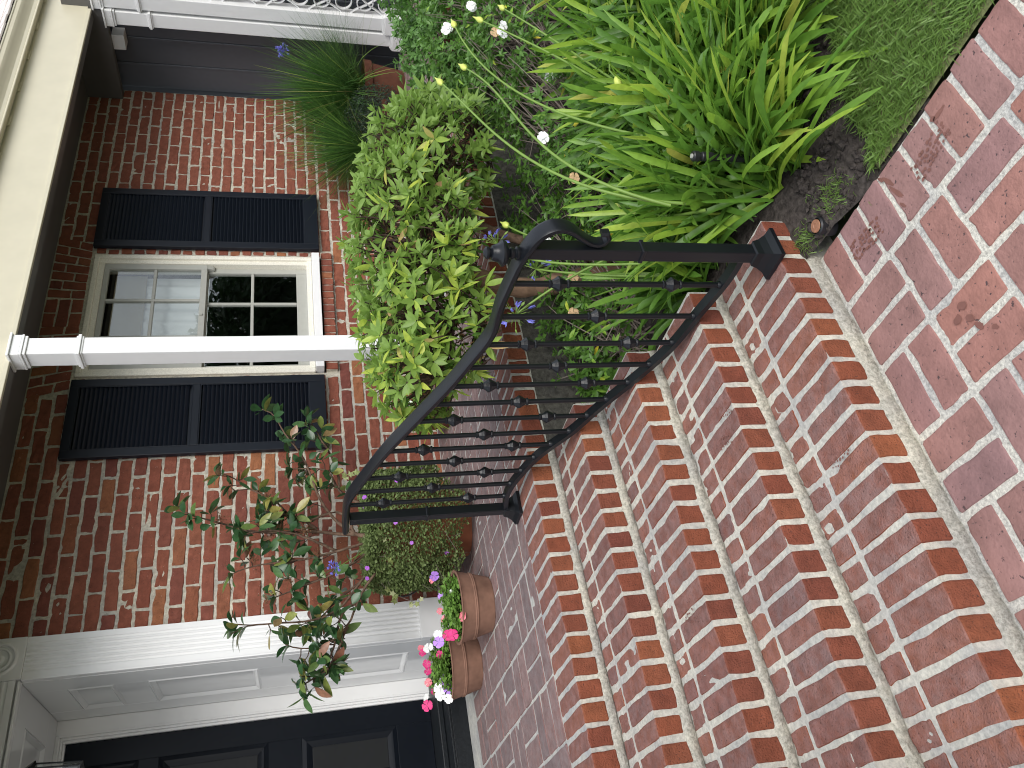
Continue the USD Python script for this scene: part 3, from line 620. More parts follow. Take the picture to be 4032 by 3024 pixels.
# ------------------------------------------------------------------ door surround and door
sur = thing('door_surround', parent=house)
YP = -.024
def fluted(x0, x1, n, y, dep):
    q = [(x0, y + .03), (x0, y)]; m = .028; w = (x1 - x0 - 2 * m) / n
    for k in range(n):
        a = x0 + m + w * k + w * .12; b = x0 + m + w * (k + 1) - w * .12; q.append((a, y))
        for t in np.linspace(0, math.pi, 7)[1:-1]: q.append((a + (b - a) * (1 - math.cos(t)) / 2, y + dep * math.sin(t)))
        q.append((b, y))
    return q + [(x1, y), (x1, y + .03)]
obj('pilaster', prism(fluted(-.212, -.002, 6, YP, .009), 2, .246, 2.254), 'white_paint', sur, smooth=25)
obj('plinth', bev(-.225, .004, -.038, .015, 0.0, .2455, .004), 'white_paint', sur)
obj('inner_bead', cat_([bev(-.2235, -.2125, YP - .004, .01, .2465, 2.2535, .003)]), 'white_paint', sur)
obj('corner_block', bev(-.216, .0, YP - .006, .012, 2.2555, 2.50, .003), 'white_paint', sur)
cx, cz = -.107, 2.37; ros = []
for R0, R1, hgt in ((.088, .070, .010), (.062, .046, .008), (.026, .0005, .012)):
    prof = [(R1 if R1 > .001 else .0005, 0.0), (R1 + (.001 if R1 > .001 else .008), hgt * .9), ((R0 + R1) / 2, hgt), (R0 - .003, hgt * .7), (R0, 0.0)]
    v, f = lathe(prof[::-1], 36); ros.append((np.stack([v[:, 0] + cx, YP - .006 - v[:, 2], v[:, 1] + cz], 1), f))
obj('rosette', cat_(ros), 'white_paint', sur, smooth=True)
lq = [(2.50 - (x - 0), y) for x, y in fluted(0.0, .222, 6, YP, .009)]
lv, lf = prism([(y, z) for z, y in lq], 0, -1.42, -.2175); obj('lintel', (lv, lf), 'white_paint', sur, smooth=25)
obj('lintel_bead', bev(-1.42, -.2245, YP - .004, .01, 2.2555, 2.267, .003), 'white_paint', sur)
obj('pilaster', prism(fluted(-1.63, -1.42, 6, YP, .009), 2, .246, 2.254), 'white_paint', sur, smooth=25)
obj('plinth', bev(-1.632, -1.41, -.038, .015, 0.0, .2455, .004), 'white_paint', sur)
# panelled reveals of the recess, right side and ceiling
XJ = -.225; PAN = [(.29, .88), (1.13, 1.705), (1.865, 2.095)]
rev = thing('reveal', parent=house)
obj('board', box(XJ + .014, XJ + .03, 0.012, .76, .10, 2.30), 'gloss_white', rev)
fr = [bev(XJ, XJ + .015, .012, .19, .10, 2.262, .002), bev(XJ, XJ + .015, .578, .745, .10, 2.262, .002)]
zz = [.10] + [q for p_ in PAN for q in p_] + [2.262]
for k in range(0, len(zz), 2): fr.append(bev(XJ + .0006, XJ + .0148, .19, .578, zz[k], zz[k + 1], .002))
obj('frame', cat_(fr), 'gloss_white', rev)
def mould(x, y0, y1, z0, z1, w, axis):
    """mitred moulding round an opening; axis 0: facing -x at x, axis 1: facing -y at y=x, axis 2: facing -z at z=x"""
    o = [(y0, z0), (y1, z0), (y1, z1), (y0, z1)]; lv = [(0, .014), (0, .003), (w * .35, -.004), (w * .55, -.001), (w, .013)]
    vs = []
    for ins, dp in lv:
        for (a, b), (sa, sb) in zip(o, ((1, 1), (-1, 1), (-1, -1), (1, -1))): vs.append((x + dp, a + ins * sa, b + ins * sb))
    vs = np.array(vs); fs = []
    for l in range(len(lv) - 1):
        for k in range(4):
            a, b = l * 4 + k, l * 4 + (k + 1) % 4; fs.append([a, b, b + 4, a + 4])
    fs = np.array(fs)
    if axis == 1: vs = vs[:, [1, 0, 2]]; fs = fs[:, ::-1]
    if axis == 2: vs = vs[:, [1, 2, 0]]
    return vs, fs
for (a, b) in PAN: obj('moulding', mould(XJ, .19, .578, a, b, .034, 0), 'gloss_white', rev, smooth=20)
obj('ceiling_board', box(-1.5, XJ + .0005, .012, .76, 2.276, 2.30), 'gloss_white', rev)
obj('ceiling_frame', cat_([box(-1.5, XJ - .0005, .012, .19, 2.262, 2.277), box(-1.5, XJ - .0005, .578, .745, 2.262, 2.277), box(XJ - .17, XJ - .0005, .19, .578, 2.2625, 2.277)]), 'gloss_white', rev)
obj('moulding', mould(2.262, -1.2, XJ - .17, .19, .578, .034, 2), 'gloss_white', rev, smooth=20)
obj('left_board', box(-1.45, -1.42, .012, .76, .10, 2.30), 'gloss_white', rev)
YD = .745
cas = [bev(-.308, XJ - .0005, YD, YD + .04, .12, 2.262, .002), bev(-1.3, -.3085, YD + .001, YD + .04, 2.248, 2.262, .002)]
for k, (a, b, y) in enumerate(((-.320, -.3085, -.004), (-.334, -.3205, .006), (-.350, -.3345, .014))):
    cas.append(bev(a, b, YD + y, YD + .05, .121, 2.2475 - .012 * k, .003)); cas.append(bev(-1.28, a - .0005, YD + y + .0005, YD + .05, 2.2355 - .0125 * k, 2.2475 - .0125 * k, .003))
obj('casing', cat_(cas), 'white_paint', house)
obj('recess_core', cat_([box(XJ + .031, -.0015, .035, .9, -.05, 2.5), box(-1.5, XJ + .0305, .845, .9, -.05, 2.3), box(-1.5, -.002, .0355, .901, 2.3015, 2.5005)]), 'white_paint', house)
door = thing('door', parent=house)
DY = .772
cols = [(-.775, -.484), (-1.16, -.87)]; rows = [(.345, .912), (1.104, 1.708), (1.817, 2.088)]
sl = [bev(-.484, -.352, DY, DY + .045, .128, 2.208, .002), bev(-.87, -.775, DY, DY + .045, .128, 2.208, .002), bev(-1.29, -1.16, DY, DY + .045, .128, 2.208, .002)]
zr = [.128] + [q for p_ in rows for q in p_] + [2.208]
for a, b in cols:
    for k in range(0, len(zr), 2): sl.append(bev(a, b, DY + .0008, DY + .044, zr[k], zr[k + 1], .002))
obj('frame', cat_(sl), 'black_gloss', door)
for (a, b) in cols:
    for (c, d_) in rows:
        w = .075 if d_ - c > .4 else .05
        obj('moulding', mould(DY, a, b, c, d_, w, 1), 'black_gloss', door, smooth=15)
        obj('panel', bev(a + w * .8, b - w * .8, DY + .005, DY + .03, c + w * .8, d_ - w * .8, .004), 'panel_black', door)
obj('threshold', cat_([bev(-1.44, XJ + .002, .21, .70, -.004, .0915, .004), bev(-1.44, XJ + .002, .205, .26, .0925, .104, .004), bev(-1.42, XJ - .001, .46, .80, .0925, .126, .006)]), 'sill_black', house)

# ------------------------------------------------------------------ columns of the porch
def column_parts(t, H):
    w = .054; obj('shaft', bev(-w, w, -w, w, .1555, H - .086, .004), 'white_paint', t)
    def plate(z0, z1, e, r=.003): return bev(-w - e, w + e, -w - e, w + e, z0, z1, r)
    obj('base', cat_([plate(0, .135, .024), plate(.1355, .145, .017), plate(.1455, .155, .009)]), 'white_paint', t)
    obj('capital', cat_([plate(H - .0855, H - .070, .008), plate(H - .0695, H - .058, .014), plate(H - .0575, H - .014, .012), plate(H - .0135, H - .0005, .022)]), 'white_paint', t)
    obj('necking', cat_([plate(H - .352, H - .343, .005), plate(H - .3425, H - .326, .013), plate(H - .3255, H - .316, .006)]), 'white_paint', t)
c0 = thing('porch_column', 'square white column in front of the window, standing behind the lime green azalea', 'column', (1.262, -.790, float(floor_z(1.262))), group='white porch columns')
column_parts(c0, 2.332 - float(floor_z(1.262)))
def copy_of(src, name, label, loc):
    x = UsdGeom.Xform.Define(stage, numbered('/World', name)); x.AddTranslateOp().Set(Gf.Vec3d(*loc))
    p_ = x.GetPrim(); p_.GetReferences().AddInternalReference(src.GetPath()); p_.SetInstanceable(True)
    x.ClearXformOpOrder(); x.AddTranslateOp(opSuffix='at').Set(Gf.Vec3d(*loc)); c = src.GetCustomData()
    return tag(p_, label, c['category'], c.get('group'))
copy_of(c0, 'porch_column', 'nearer of the two white columns at the far end of the porch, beside the scrollwork', (4.650, -.865, -.017))
copy_of(c0, 'porch_column', 'farther of the two white columns at the far end of the porch, against the grey panelling', (4.640, -.735, -.085))
tr = thing('scroll_trellis', 'white scrollwork panel beside the outermost porch column', 'trellis')
def scroll(pts, w=.013, t=.004):
    P = smooth_path(pts, 40); return sweep(P, 4.65, [(-w, -t), (w, -t), (w, t), (-w, t)])
for z in np.arange(.12, 2.1, .17):
    for s in (0, 1):
        th = np.linspace(0, 1.75 * math.pi, 14); r = .075 * (1 - .35 * th / th.max()); y0 = -1.01 - .155 * s
        q = [(y0 + (1 if s else -1) * r_ * math.cos(t_ + .6), z + r_ * math.sin(t_ + .6) * (1 if s else -1)) for t_, r_ in zip(th, r)]
        obj('scroll', scroll(q), 'white_paint', tr)
for s in range(6):
    z = .1 + .33 * s; obj('scroll', scroll([(-.87, z), (-.93, z + .05), (-1.0, z + .16), (-1.1, z + .26), (-1.2, z + .33)]), 'white_paint', tr); obj('scroll', scroll([(-.87, z + .33), (-.93, z + .28), (-1.0, z + .16), (-1.1, z + .05), (-1.2, z)]), 'white_paint', tr)
obj('upright', box(4.63, 4.67, -1.26, -1.235, -.05, 2.24), 'white_paint', tr)
for z in (.25, .75, 1.3, 1.75, 2.03): obj('link', tube([[4.65, -.812, z], [4.65, -.80, z + .01], [4.65, -.788, z]], .009, 6), 'white_paint', tr)

# ------------------------------------------------------------------ stair railing
def railing(name, label, XRl):
    t = thing(name, label, 'railing', group=None)
    top = [(-1.4945, 0.707), (-1.5645, 0.709), (-1.6475, 0.709), (-1.7245, 0.707), (-1.8745, 0.6642), (-1.9495, 0.6375), (-2.1165, 0.575), (-2.2205, 0.528), (-2.3655, 0.461), (-2.5005, 0.401), (-2.6295, 0.353), (-2.7505, 0.317), (-2.8545, 0.316), (-2.9395, 0.307), (-3.0395, 0.292), (-3.0925, 0.276), (-3.1305, 0.256), (-3.1515, 0.228), (-3.1535, 0.196), (-3.1315, 0.156), (-3.1075, 0.119), (-3.0995, 0.091), (-3.1095, 0.071), (-3.1295, 0.069), (-3.1395, 0.081), (-3.1355, 0.093)]
    TP = smooth_path(top, 110)
    sec = [(-.026, -.008), (-.027, .002), (-.021, .010), (-.012, .0145), (.012, .0145), (.021, .010), (.027, .002), (.026, -.008), (.016, -.012), (-.016, -.012)]
    hv, hf = sweep(TP, XRl, sec); ns = len(sec); tp = 1 - .5 * np.clip((np.arange(len(TP)) / (len(TP) - 1) - .86) / .14, 0, 1)
    hv = hv.reshape(len(TP), ns, 3); cen = np.concatenate([np.full((len(TP), 1, 1), XRl), TP[:, None]], -1); hv = (cen + (hv - cen) * tp[:, None, None]).reshape(-1, 3)
    obj('handrail', (hv, hf), 'iron_black', t, smooth=35)
    bot = [(-1.5625, 0.0543), (-1.6275, 0.0643), (-1.6945, 0.074), (-1.7955, 0.069), (-1.8945, 0.046), (-1.9895, 0.016), (-2.0795, -0.029), (-2.1645, -0.079), (-2.2635, -0.12), (-2.3615, -0.163), (-2.4595, -0.211), (-2.5575, -0.255), (-2.6705, -0.295), (-2.7995, -0.318), (-2.9395, -0.346), (-3.0675, -0.3507)]
    BP = smooth_path(bot, 70)
    obj('bottom_rail', sweep(BP, XRl, [(-.016, -.009), (.016, -.009), (.016, .009), (-.016, .009)]), 'iron_black', t, smooth=35)
    TPs = TP[TP[:, 0] > -3.07]
    topz = lambda y: float(np.interp(-y, -TPs[:, 0], TPs[:, 1])); botz = lambda y: float(np.interp(-y, -BP[:, 0], BP[:, 1]))
    for k, y in enumerate((-2.9395, -2.7995, -2.6705, -2.5575, -2.4595, -2.3615, -2.2635, -2.1645, -2.0795, -1.9895, -1.8945, -1.7955, -1.6945)):
        z0, z1 = botz(y) + .006, topz(y) - .008
        b = obj('baluster', tube([[XRl, y, z0], [XRl, y, z1]], .0088, 10), 'iron_black', t, smooth=40)
        for fr_ in ((.245, .785) if k % 2 == 0 else (.515,)):
            zc = z0 + (z1 - z0) * fr_
            prof = [(.0095, -.034), (.0130, -.032), (.0130, -.027), (.0105, -.024), (.0215, -.004), (.0225, .002), (.0150, .012), (.0105, .020), (.0125, .023), (.0125, .027), (.0095, .029)]
            obj('knuckle', lathe([(r, zc + z) for r, z in prof], 8, (XRl, y, 0)), 'iron_black', b)
        obj('weld', lathe([(.013, z0 - .004), (.0125, z0 + .003), (.0092, z0 + .010)], 10, (XRl, y, 0)), 'iron_black', b, smooth=True)
    def post(y, z0, z1, zc):
        p_ = obj('post', bev(XRl - .0195, XRl + .0195, y - .0195, y + .0195, z0 + .03, z1, .003), 'iron_black', t)
        prof = [(.085, 0), (.085, .012), (.0815, .014), (.062, .026), (.047, .045), (.041, .062), (.030, .066)]
        obj('flange', lathe([(r * .86, z + z0) for r, z in prof], 4, (XRl, y, 0), math.pi / 4), 'iron_black', p_)
        obj('collar', cat_([bev(XRl - .0235, XRl + .0235, y - .0235, y + .0235, zc, zc + .012, .004)]), 'iron_black', p_)
        return p_
    post(-1.580, 0.0, .692, .378)
    pB = post(-3.070, -.447, .278, -.048)
    prof = [(.012, .265), (.019, .277), (.019, .284), (.013, .288), (.016, .296), (.016, .300), (.012, .304), (.030, .312), (.036, .320), (.036, .325), (.026, .333), (.022, .343), (.020, .350), (.012, .354), (.017, .360), (.017, .366), (.009, .372), (.0005, .374)]
    obj('finial', lathe(prof, 20, (XRl, -3.056, .024)), 'iron_black', pB, smooth=35)
    return t
railing('stair_railing', 'black wrought iron railing with knuckled bars on the right of the steps', -.235)
railing('stair_railing', 'matching black iron railing at the left edge of the steps, only its foot in view', -1.672)

# ------------------------------------------------------------------ pots
def bowl(name, label, x, y, H, R0, R1, mat, kind='band', group=None, parts=True):
    z = float(floor_z(x)); t = thing(name, label, 'flower pot', (x, y, z), group=group)
    if kind == 'band':
        prof = [(R0 - .01, .004), (R0, .0), (R0 + .004, .006), (R0 + (R1 - R0) * .52, H * .50), (R0 + (R1 - R0) * .53 + .004, H * .505), (R0 + (R1 - R0) * .54 + .006, H * .53), (R0 + (R1 - R0) * .56 + .003, H * .555), (R0 + (R1 - R0) * .57 + .005, H * .575), (R0 + (R1 - R0) * .58 + .001, H * .60), (R0 + (R1 - R0) * .80, H * .84), (R1 - .002, H * .955), (R1 + .003, H * .975), (R1 + .002, H * .995), (R1 - .006, H), (R1 - .013, H * .985), (R1 - .016, H * .9), (R1 - .02, H * .8)]
    else:
        prof = [(R0 - .01, .004), (R0, .0), (R0 + .003, .006), (R1 - .022, H * .80), (R1 - .004, H * .81), (R1, H * .83), (R1 + .003, H * .97), (R1, H), (R1 - .016, H), (R1 - .022, H * .9)]
    obj('pot', lathe(prof, 44), mat, t, smooth=40)
    th = np.arange(40) * 2 * math.pi / 40; rs = R1 - .018; zs = H * .86
    v = np.vstack([[[0, 0, zs + .01]], np.stack([rs * np.cos(th), rs * np.sin(th), np.full(40, zs)], 1)]); f = np.array([[0, k + 1, (k + 1) % 40 + 1] for k in range(40)])
    obj('soil', (v, f), 'potting_soil', t, smooth=True)
    return t
FL = 0
def flower5(c, nrm, R, rng):
    """Flat five-petalled bloom."""
    nrm = unit(nrm); a = unit(np.cross(nrm, [0.3, 0.2, 1.0])); b = np.cross(nrm, a); ms = []
    for k in range(5):
        t = k * 2 * math.pi / 5 + rng.uniform(-.12, .12); d = math.cos(t) * a + math.sin(t) * b; s = -math.sin(t) * a + math.cos(t) * b
        q = [c + nrm * .002]
        for u, w in ((.35, .22), (.75, .50), (.98, .36)):
            for sg in (-1, 1): q.append(c + d * R * u + s * sg * w * R + nrm * (.002 + .15 * R * (u - .3) * rng.uniform(-.5, 1)))
        q.append(c + d * R * 1.05); q = np.array(q)
        ms.append((q, np.array([[0, 2, 1], [1, 2, 4], [1, 4, 3], [3, 4, 6], [3, 6, 5], [5, 6, 7]])))
    return cat_(ms)
def balsam(label, x, y, z, R, flowers, rng, n=1300, h=.07, group=None):
    t = thing('balsam_plant', label, 'flowering plant', group=group)
    a = rng.uniform(0, 6.283, n); r = R * np.sqrt(rng.random(n)); hh = h * (0.25 + .75 * rng.random(n)) * (1.1 - .5 * (r / R) ** 2) * np.clip(1.0 + .55 * np.sin(3 * a + 1.1) * (r / R), .25, 1.6)
    b = np.stack([x + r * np.cos(a), y + r * np.sin(a), z + hh], 1); d = rand_dirs(n, rng); d[:, 2] = d[:, 2] * .4 + .15
    V, F = leaves(b, d, np.array([0, 0, 1.0]) + .5 * rand_dirs(n, rng), rng.uniform(.014, .028, n), rng.uniform(.013, .025, n), droop=.15, n=3)
    obj('foliage', merge(V, F), 'balsam_leaf_mass', t, kind='stuff', smooth=True)
    st_ = []
    for k in range(0, n, 18): st_.append(tube([[x + (b[k, 0] - x) * .5, y + (b[k, 1] - y) * .5, z - .015], b[k]], .0016, 4, False))
    obj('stems', cat_(st_), 'stalk', t, kind='stuff')
    for (fx, fy, fz, col, rad) in flowers:
        c = np.array([fx, fy, fz]); obj('flower', flower5(c, unit(EYE - c) + .5 * rng.normal(size=3) * .6 + [0, 0, .35], rad, rng), 'petal_' + col, t)
    return t
pA = (-.340, -.775); pB_ = (-.475, -.292)
bowl('terracotta_bowl', 'nearer terracotta bowl of impatiens, overlapping the one behind it', *pA, .168, .128, .174, 'terracotta')
bowl('terracotta_bowl', 'farther terracotta bowl of impatiens, beside the black door threshold', *pB_, .168, .128, .174, 'terracotta')
fr = np.random.default_rng(77)
def scatter_fl(c, R, z, spec):
    out = []
    for (ang, rr_, dz, col, rad) in spec: out.append((c[0] + R * rr_ * math.cos(ang), c[1] + R * rr_ * math.sin(ang), z + dz, col, rad))
    return out
balsam('yellow green impatiens with pink and lilac flowers in the nearer bowl', pA[0], pA[1], .150, .150,
       scatter_fl(pA, .17, .16, [(-.1, .95, .095, 'lilac', .024), (.2, .98, .10, 'rose', .018), (.6, .6, .06, 'lilac', .018), (1.3, .8, .065, 'rose', .016), (2.2, .85, .09, 'white', .022), (1.9, .5, .05, 'rose', .022), (2.75, .9, .10, 'lilac', .027), (3.0, .75, .06, 'pink', .025), (3.35, .85, .045, 'pink', .028), (-2.2, .93, .004, 'rose', .024), (-.9, .5, .03, 'white', .012)]), fr, group=None)
balsam('impatiens with white, crimson and lilac flowers in the farther bowl', pB_[0], pB_[1], .150, .155,
       scatter_fl(pB_, .17, .16, [(.4, .8, .12, 'rose', .020), (.2, .55, .12, 'pink', .020), (-.3, .6, .095, 'white', .028), (.9, .4, .10, 'pink', .022), (1.4, .6, .09, 'pink', .022), (2.2, .5, .10, 'rose', .022), (2.6, .85, .12, 'white', .02), (-2.6, .55, .03, 'lilac', .030), (-2.9, .75, .015, 'lilac', .027), (2.95, .6, .06, 'white', .028), (3.1, .8, .055, 'white', .030), (2.8, 1.05, .12, 'pink', .028), (-3.0, 1.0, .02, 'white', .024), (2.3, .8, .07, 'pink', .018), (-1.2, .6, .05, 'pink', .020)]), fr, n=1500, h=.085)
# pot by the column
pC = (1.03, -.46)
bowl('terracotta_pot', 'brown terracotta pot on the porch behind the azalea branches, near the column foot', *pC, .19, .11, .15, 'terracotta_dark', 'rim')
balsam('white and lilac impatiens in the pot near the column foot', pC[0], pC[1], .16, .13, [(1.018, -.55, .226, 'white', .020), (1.057, -.55, .268, 'white', .018), (.889, -.55, .205, 'lilac', .022), (.95, -.5, .23, 'white', .018), (1.12, -.52, .29, 'pink', .018)], fr, n=500)

# ------------------------------------------------------------------ big pot with trailing mound and the small tree
pD = (.225, -.515)
bowl('planter', 'tall terracotta planter by the wall, hidden under trailing green plants', *pD, .50, .175, .225, 'terracotta_red', 'rim')
mr_ = np.random.default_rng(55); n = 30000
u = mr_.random(n); th = mr_.uniform(0, 6.283, n)
zt = .03 + .53 * u ** .8; rad = .245 + .065 * np.sin(math.pi * np.clip(zt / .55, 0, 1)) + .02 * np.sin(3 * th + 1) + .015 * np.sin(7 * th + zt * 20)
low = .09 + .08 * np.sin(2 * th + 2.2) + .05 * np.sin(5 * th)
top_ = mr_.random(n) < .22
rad = np.where(top_, .26 * np.sqrt(mr_.random(n)), rad - np.abs(mr_.normal(0, .022, n))); zt = np.where(top_, .505 + .05 * mr_.random(n), zt)
ok = (zt > low); th, zt, rad = th[ok], zt[ok], rad[ok]; n = len(th)
b = np.stack([pD[0] + rad * np.cos(th), pD[1] + rad * np.sin(th), zt], 1); o = np.stack([np.cos(th), np.sin(th), np.full(n, .2)], 1)
lump = fb(b[:, 0] + b[:, 2], b[:, 1] - b[:, 2], 12.0, 71); keep = lump > -.62 + .06 * mr_.normal(size=n); b, o, th = b[keep] + o[keep] * (lump[keep] * .06)[:, None], o[keep], th[keep]; n = len(b)
mound = thing('trailing_plant', 'mound of tiny trailing leaves with purple flowers draped over the planter', 'plant')
V, F = leaves(b, o + .9 * rand_dirs(n, mr_), np.array([0, 0, 1.0]) + .6 * rand_dirs(n, mr_), mr_.uniform(.011, .020, n), mr_.uniform(.014, .022, n), droop=.1, n=2, fold=.3)
obj('foliage', merge(V, F), 'mound_leaf_mass', mound, kind='stuff', smooth=True)
tw = []
for k in range(160):
    i = mr_.integers(n); a = b[i]; c = np.array([pD[0], pD[1], a[2]]); q = a + (c - a) * .12; tw.append(tube([q, q + [mr_.normal(0, .03), mr_.normal(0, .03), -.05], q + [mr_.normal(0, .05), mr_.normal(0, .05), -.10]], .0013, 3, False))
obj('stems', cat_(tw), 'twig', mound, kind='stuff')
for k in range(34):
    i = mr_.integers(n); c = b[i] + o[i] * .012; obj('flower', flower5(c, o[i] + [0, -.5, .3], mr_.uniform(.009, .015), mr_), 'petal_purple', mound)
ivy = thing('ivy_sprig', 'pale variegated ivy sprigs around the top of the planter', 'plant')
def ivy_leaf(c, nrm, R, rng):
    nrm = unit(nrm); a = unit(np.cross(nrm, rand_dirs(1, rng)[0])); b_ = np.cross(nrm, a); q = [c]
    for k in range(10):
        t = k * 2 * math.pi / 10; r = R * (1.0 if k % 2 == 0 else .55); q.append(c + (math.cos(t) * a + math.sin(t) * b_) * r + nrm * rng.normal(0, .1 * R))
    return np.array(q), np.array([[0, k + 1, (k + 1) % 10 + 1] for k in range(10)])
iv = [(-.06, -.50, .50), (-.02, -.58, .47), (-.09, -.42, .46), (-.12, -.36, .40), (-.07, -.40, .36), (-.15, -.38, .33), (-.16, -.40, .29), (.05, -.77, .50), (.10, -.78, .46), (.52, -.60, .57), (.50, -.62, .52), (.55, -.58, .46), (.48, -.66, .60), (.45, -.70, .42), (.53, -.58, .64), (.56, -.52, .40), (-.11, -.41, .43), (-.04, -.62, .46), (-.03, -.68, .44)]
for c in iv:
    for _ in range(2): obj('leaf', ivy_leaf(np.array(c) + mr_.normal(0, .014, 3), unit(EYE - np.array(c)) + .6 * rand_dirs(1, mr_)[0], mr_.uniform(.014, .024), mr_), 'ivy_leaf', ivy)
obj('stems', cat_([tube(smooth_path([[.0, -.52, .48], [-.08, -.42, .45], [-.11, -.38, .38], [-.16, -.39, .30]], 14), .0018, 4, False), tube(smooth_path([[.4, -.55, .48], [.50, -.60, .52], [.53, -.58, .62]], 10), .0018, 4, False), tube(smooth_path([[.4, -.55, .48], [.50, -.60, .44], [.55, -.54, .38]], 10), .0018, 4, False)]), 'twig', ivy)
tree = thing('small_tree', 'sparse leathery leaved shrub arching up from the planter in front of the brick wall', 'shrub')
BR = [[[.12, -.48, .46], [-.03, -.45, .584], [-.107, -.45, .687], [-.208, -.45, .797], [-.273, -.45, .867]],
      [[.10, -.52, .46], [-.096, -.6, .55], [-.201, -.6, .618], [-.32, -.6, .676], [-.368, -.6, .72], [-.405, -.6, .918], [-.383, -.6, .966]],
      [[-.32, -.6, .676], [-.458, -.6, .741], [-.526, -.6, .80], [-.552, -.6, .857], [-.585, -.6, .913]],
      [[-.201, -.6, .618], [-.264, -.6, .707], [-.44, -.6, .757], [-.531, -.6, .825]],
      [[.10, -.50, .46], [-.05, -.5, .587], [-.226, -.5, .797], [-.232, -.5, 1.0], [-.229, -.5, 1.116], [-.217, -.5, 1.23]],
      [[.30, -.46, .46], [.446, -.4, .551], [.546, -.4, .67], [.676, -.4, .735], [.704, -.4, .859], [.71, -.4, .947]],
      [[.546, -.4, .67], [.759, -.4, .696], [.894, -.4, .754], [1.045, -.4, .833]],
      [[.22, -.46, .46], [.261, -.4, .588], [.43, -.4, .745], [.555, -.4, .793], [.801, -.4, .866], [.96, -.4, .962], [1.076, -.4, 1.016], [1.125, -.4, 1.089]],
      [[.261, -.4, .60], [.392, -.4, .764], [.362, -.4, .884], [.489, -.4, 1.018], [.579, -.4, 1.154], [.656, -.4, 1.248], [.693, -.4, 1.35]],
      [[.22, -.46, .46], [.276, -.4, .648], [.311, -.4, .843], [.333, -.4, 1.134], [.394, -.4, 1.299], [.463, -.4, 1.463], [.516, -.4, 1.53]],
      [[.20, -.48, .46], [.15, -.45, .70], [.12, -.44, .92], [.10, -.46, 1.10], [.06, -.46, 1.24]],
      [[.18, -.48, .46], [.05, -.47, .66], [-.02, -.46, .85], [-.08, -.46, 1.05]],
      [[.311, -.4, .80], [.38, -.44, .95], [.42, -.42, 1.08]], [[.15, -.45, .70], [.24, -.50, .90], [.28, -.50, 1.05], [.27, -.48, 1.18]]]
tr_ = np.random.default_rng(91); lb, ld, lu, lL, lW = [], [], [], [], []
def whorl(p, axis, k, L, rng):
    a = unit(axis); e = unit(np.cross(a, [.2, .3, 1.0])); g = np.cross(a, e)
    for q in range(k):
        t = q * 2.4 + rng.uniform(0, 1); out = math.cos(t) * e + math.sin(t) * g
        lb.append(p + out * .004 - a * rng.uniform(0, .035)); ld.append(unit(out * rng.uniform(.6, 1.1) + a * rng.uniform(.3, .9) + [0, 0, -.1])); lu.append(a + .3 * rng.normal(size=3)); lL.append(L * rng.uniform(.7, 1.15)); lW.append(L * rng.uniform(.40, .52))
for c, bp in enumerate(BR):
    P = smooth_path(bp, 22) + np.concatenate([[np.zeros(3)], np.cumsum(tr_.normal(0, .0025, (21, 3)), 0)]) * .6
    obj('branch', tube(P, np.linspace(.011 if c in (5, 7, 9) else .0085, .003, 22), 7), 'bark', tree, smooth=True)
    whorl(P[-1], P[-1] - P[-4], 7, .094, tr_)
    for s in (.38, .46, .54, .60, .66, .72, .78, .84, .89, .94):
        i = int(s * 21); off = unit(tr_.normal(size=3)) * .065; tp = P[i] + off + [0, 0, .03]
        obj('twig', tube(np.array([P[i], P[i] + off * .5 + [0, 0, .008], tp]), np.array([.0032, .0026, .002]), 5), 'dark_twig', tree); whorl(tp, off + [0, 0, .04], 4 if s > .6 else 3, .088, tr_)
V, F = leaves(np.array(lb), np.array(ld), np.array(lu), np.array(lL), np.array(lW), droop=tr_.uniform(.05, .35, len(lb)), n=6, fold=.22, blunt=.25)
emit_leaves(tree, V, F, 'laurel_leaf', 300)
for p in ([.12, -.46, 1.12], [.30, -.48, .98], [.36, -.43, 1.10], [.0, -.47, .95], [.52, -.42, 1.06], [.26, -.5, .86], [-.10, -.5, 1.06], [.40, -.42, 1.30], [.14, -.45, .80]):
    ms = [];
    for _ in range(26):
        e = np.array(p) + tr_.normal(0, .020, 3); ms.append(tube([p, e], .0009, 3, False)); t_ = trimesh.creation.icosphere(0, tr_.uniform(.0025, .005)); ms.append((np.array(t_.vertices) + e, np.array(t_.faces)))
    obj('seed_head', cat_(ms), 'dry', tree)
blu = thing('blue_flower', 'small lavender blue flower cluster among the shrub branches by the door', 'flower')
def umbel(parent, c, R, rng, mat, n=16, L=.022):
    for k in range(n):
        d = unit(rng.normal(size=3) + [0, 0, .5]); e = c + d * R * rng.uniform(.5, 1)
        V, F = leaves(np.repeat(e[None], 6, 0), d + .55 * rand_dirs(6, rng), rand_dirs(6, rng), L * .8, L * .32, droop=.1, n=2); obj('floret', cat_([tube([c, e], .0008, 3, False), merge(V, F)]), mat, parent)
umbel(blu, np.array([-.02, -.62, .72]), .035, tr_, 'petal_blue', 10, .024)
obj('stem', tube(smooth_path([[.12, -.55, .48], [.05, -.6, .60], [-.02, -.62, .71]], 8), .002, 5), 'stalk', blu)
hose = thing('drip_hose', 'thin black irrigation tube between the pots and the wall', 'hose')
obj('tube', tube(smooth_path([[-.10, -.22, .10], [-.02, -.32, .20], [-.03, -.20, .30], [.02, -.12, .38]], 30), .005, 6), 'rubber', hose, smooth=True)
obj('tube', tube(smooth_path([[-.10, -.22, .10], [-.16, -.26, .11], [-.18, -.30, .03], [-.16, -.36, .008]], 20), .005, 6), 'rubber', hose, smooth=True)

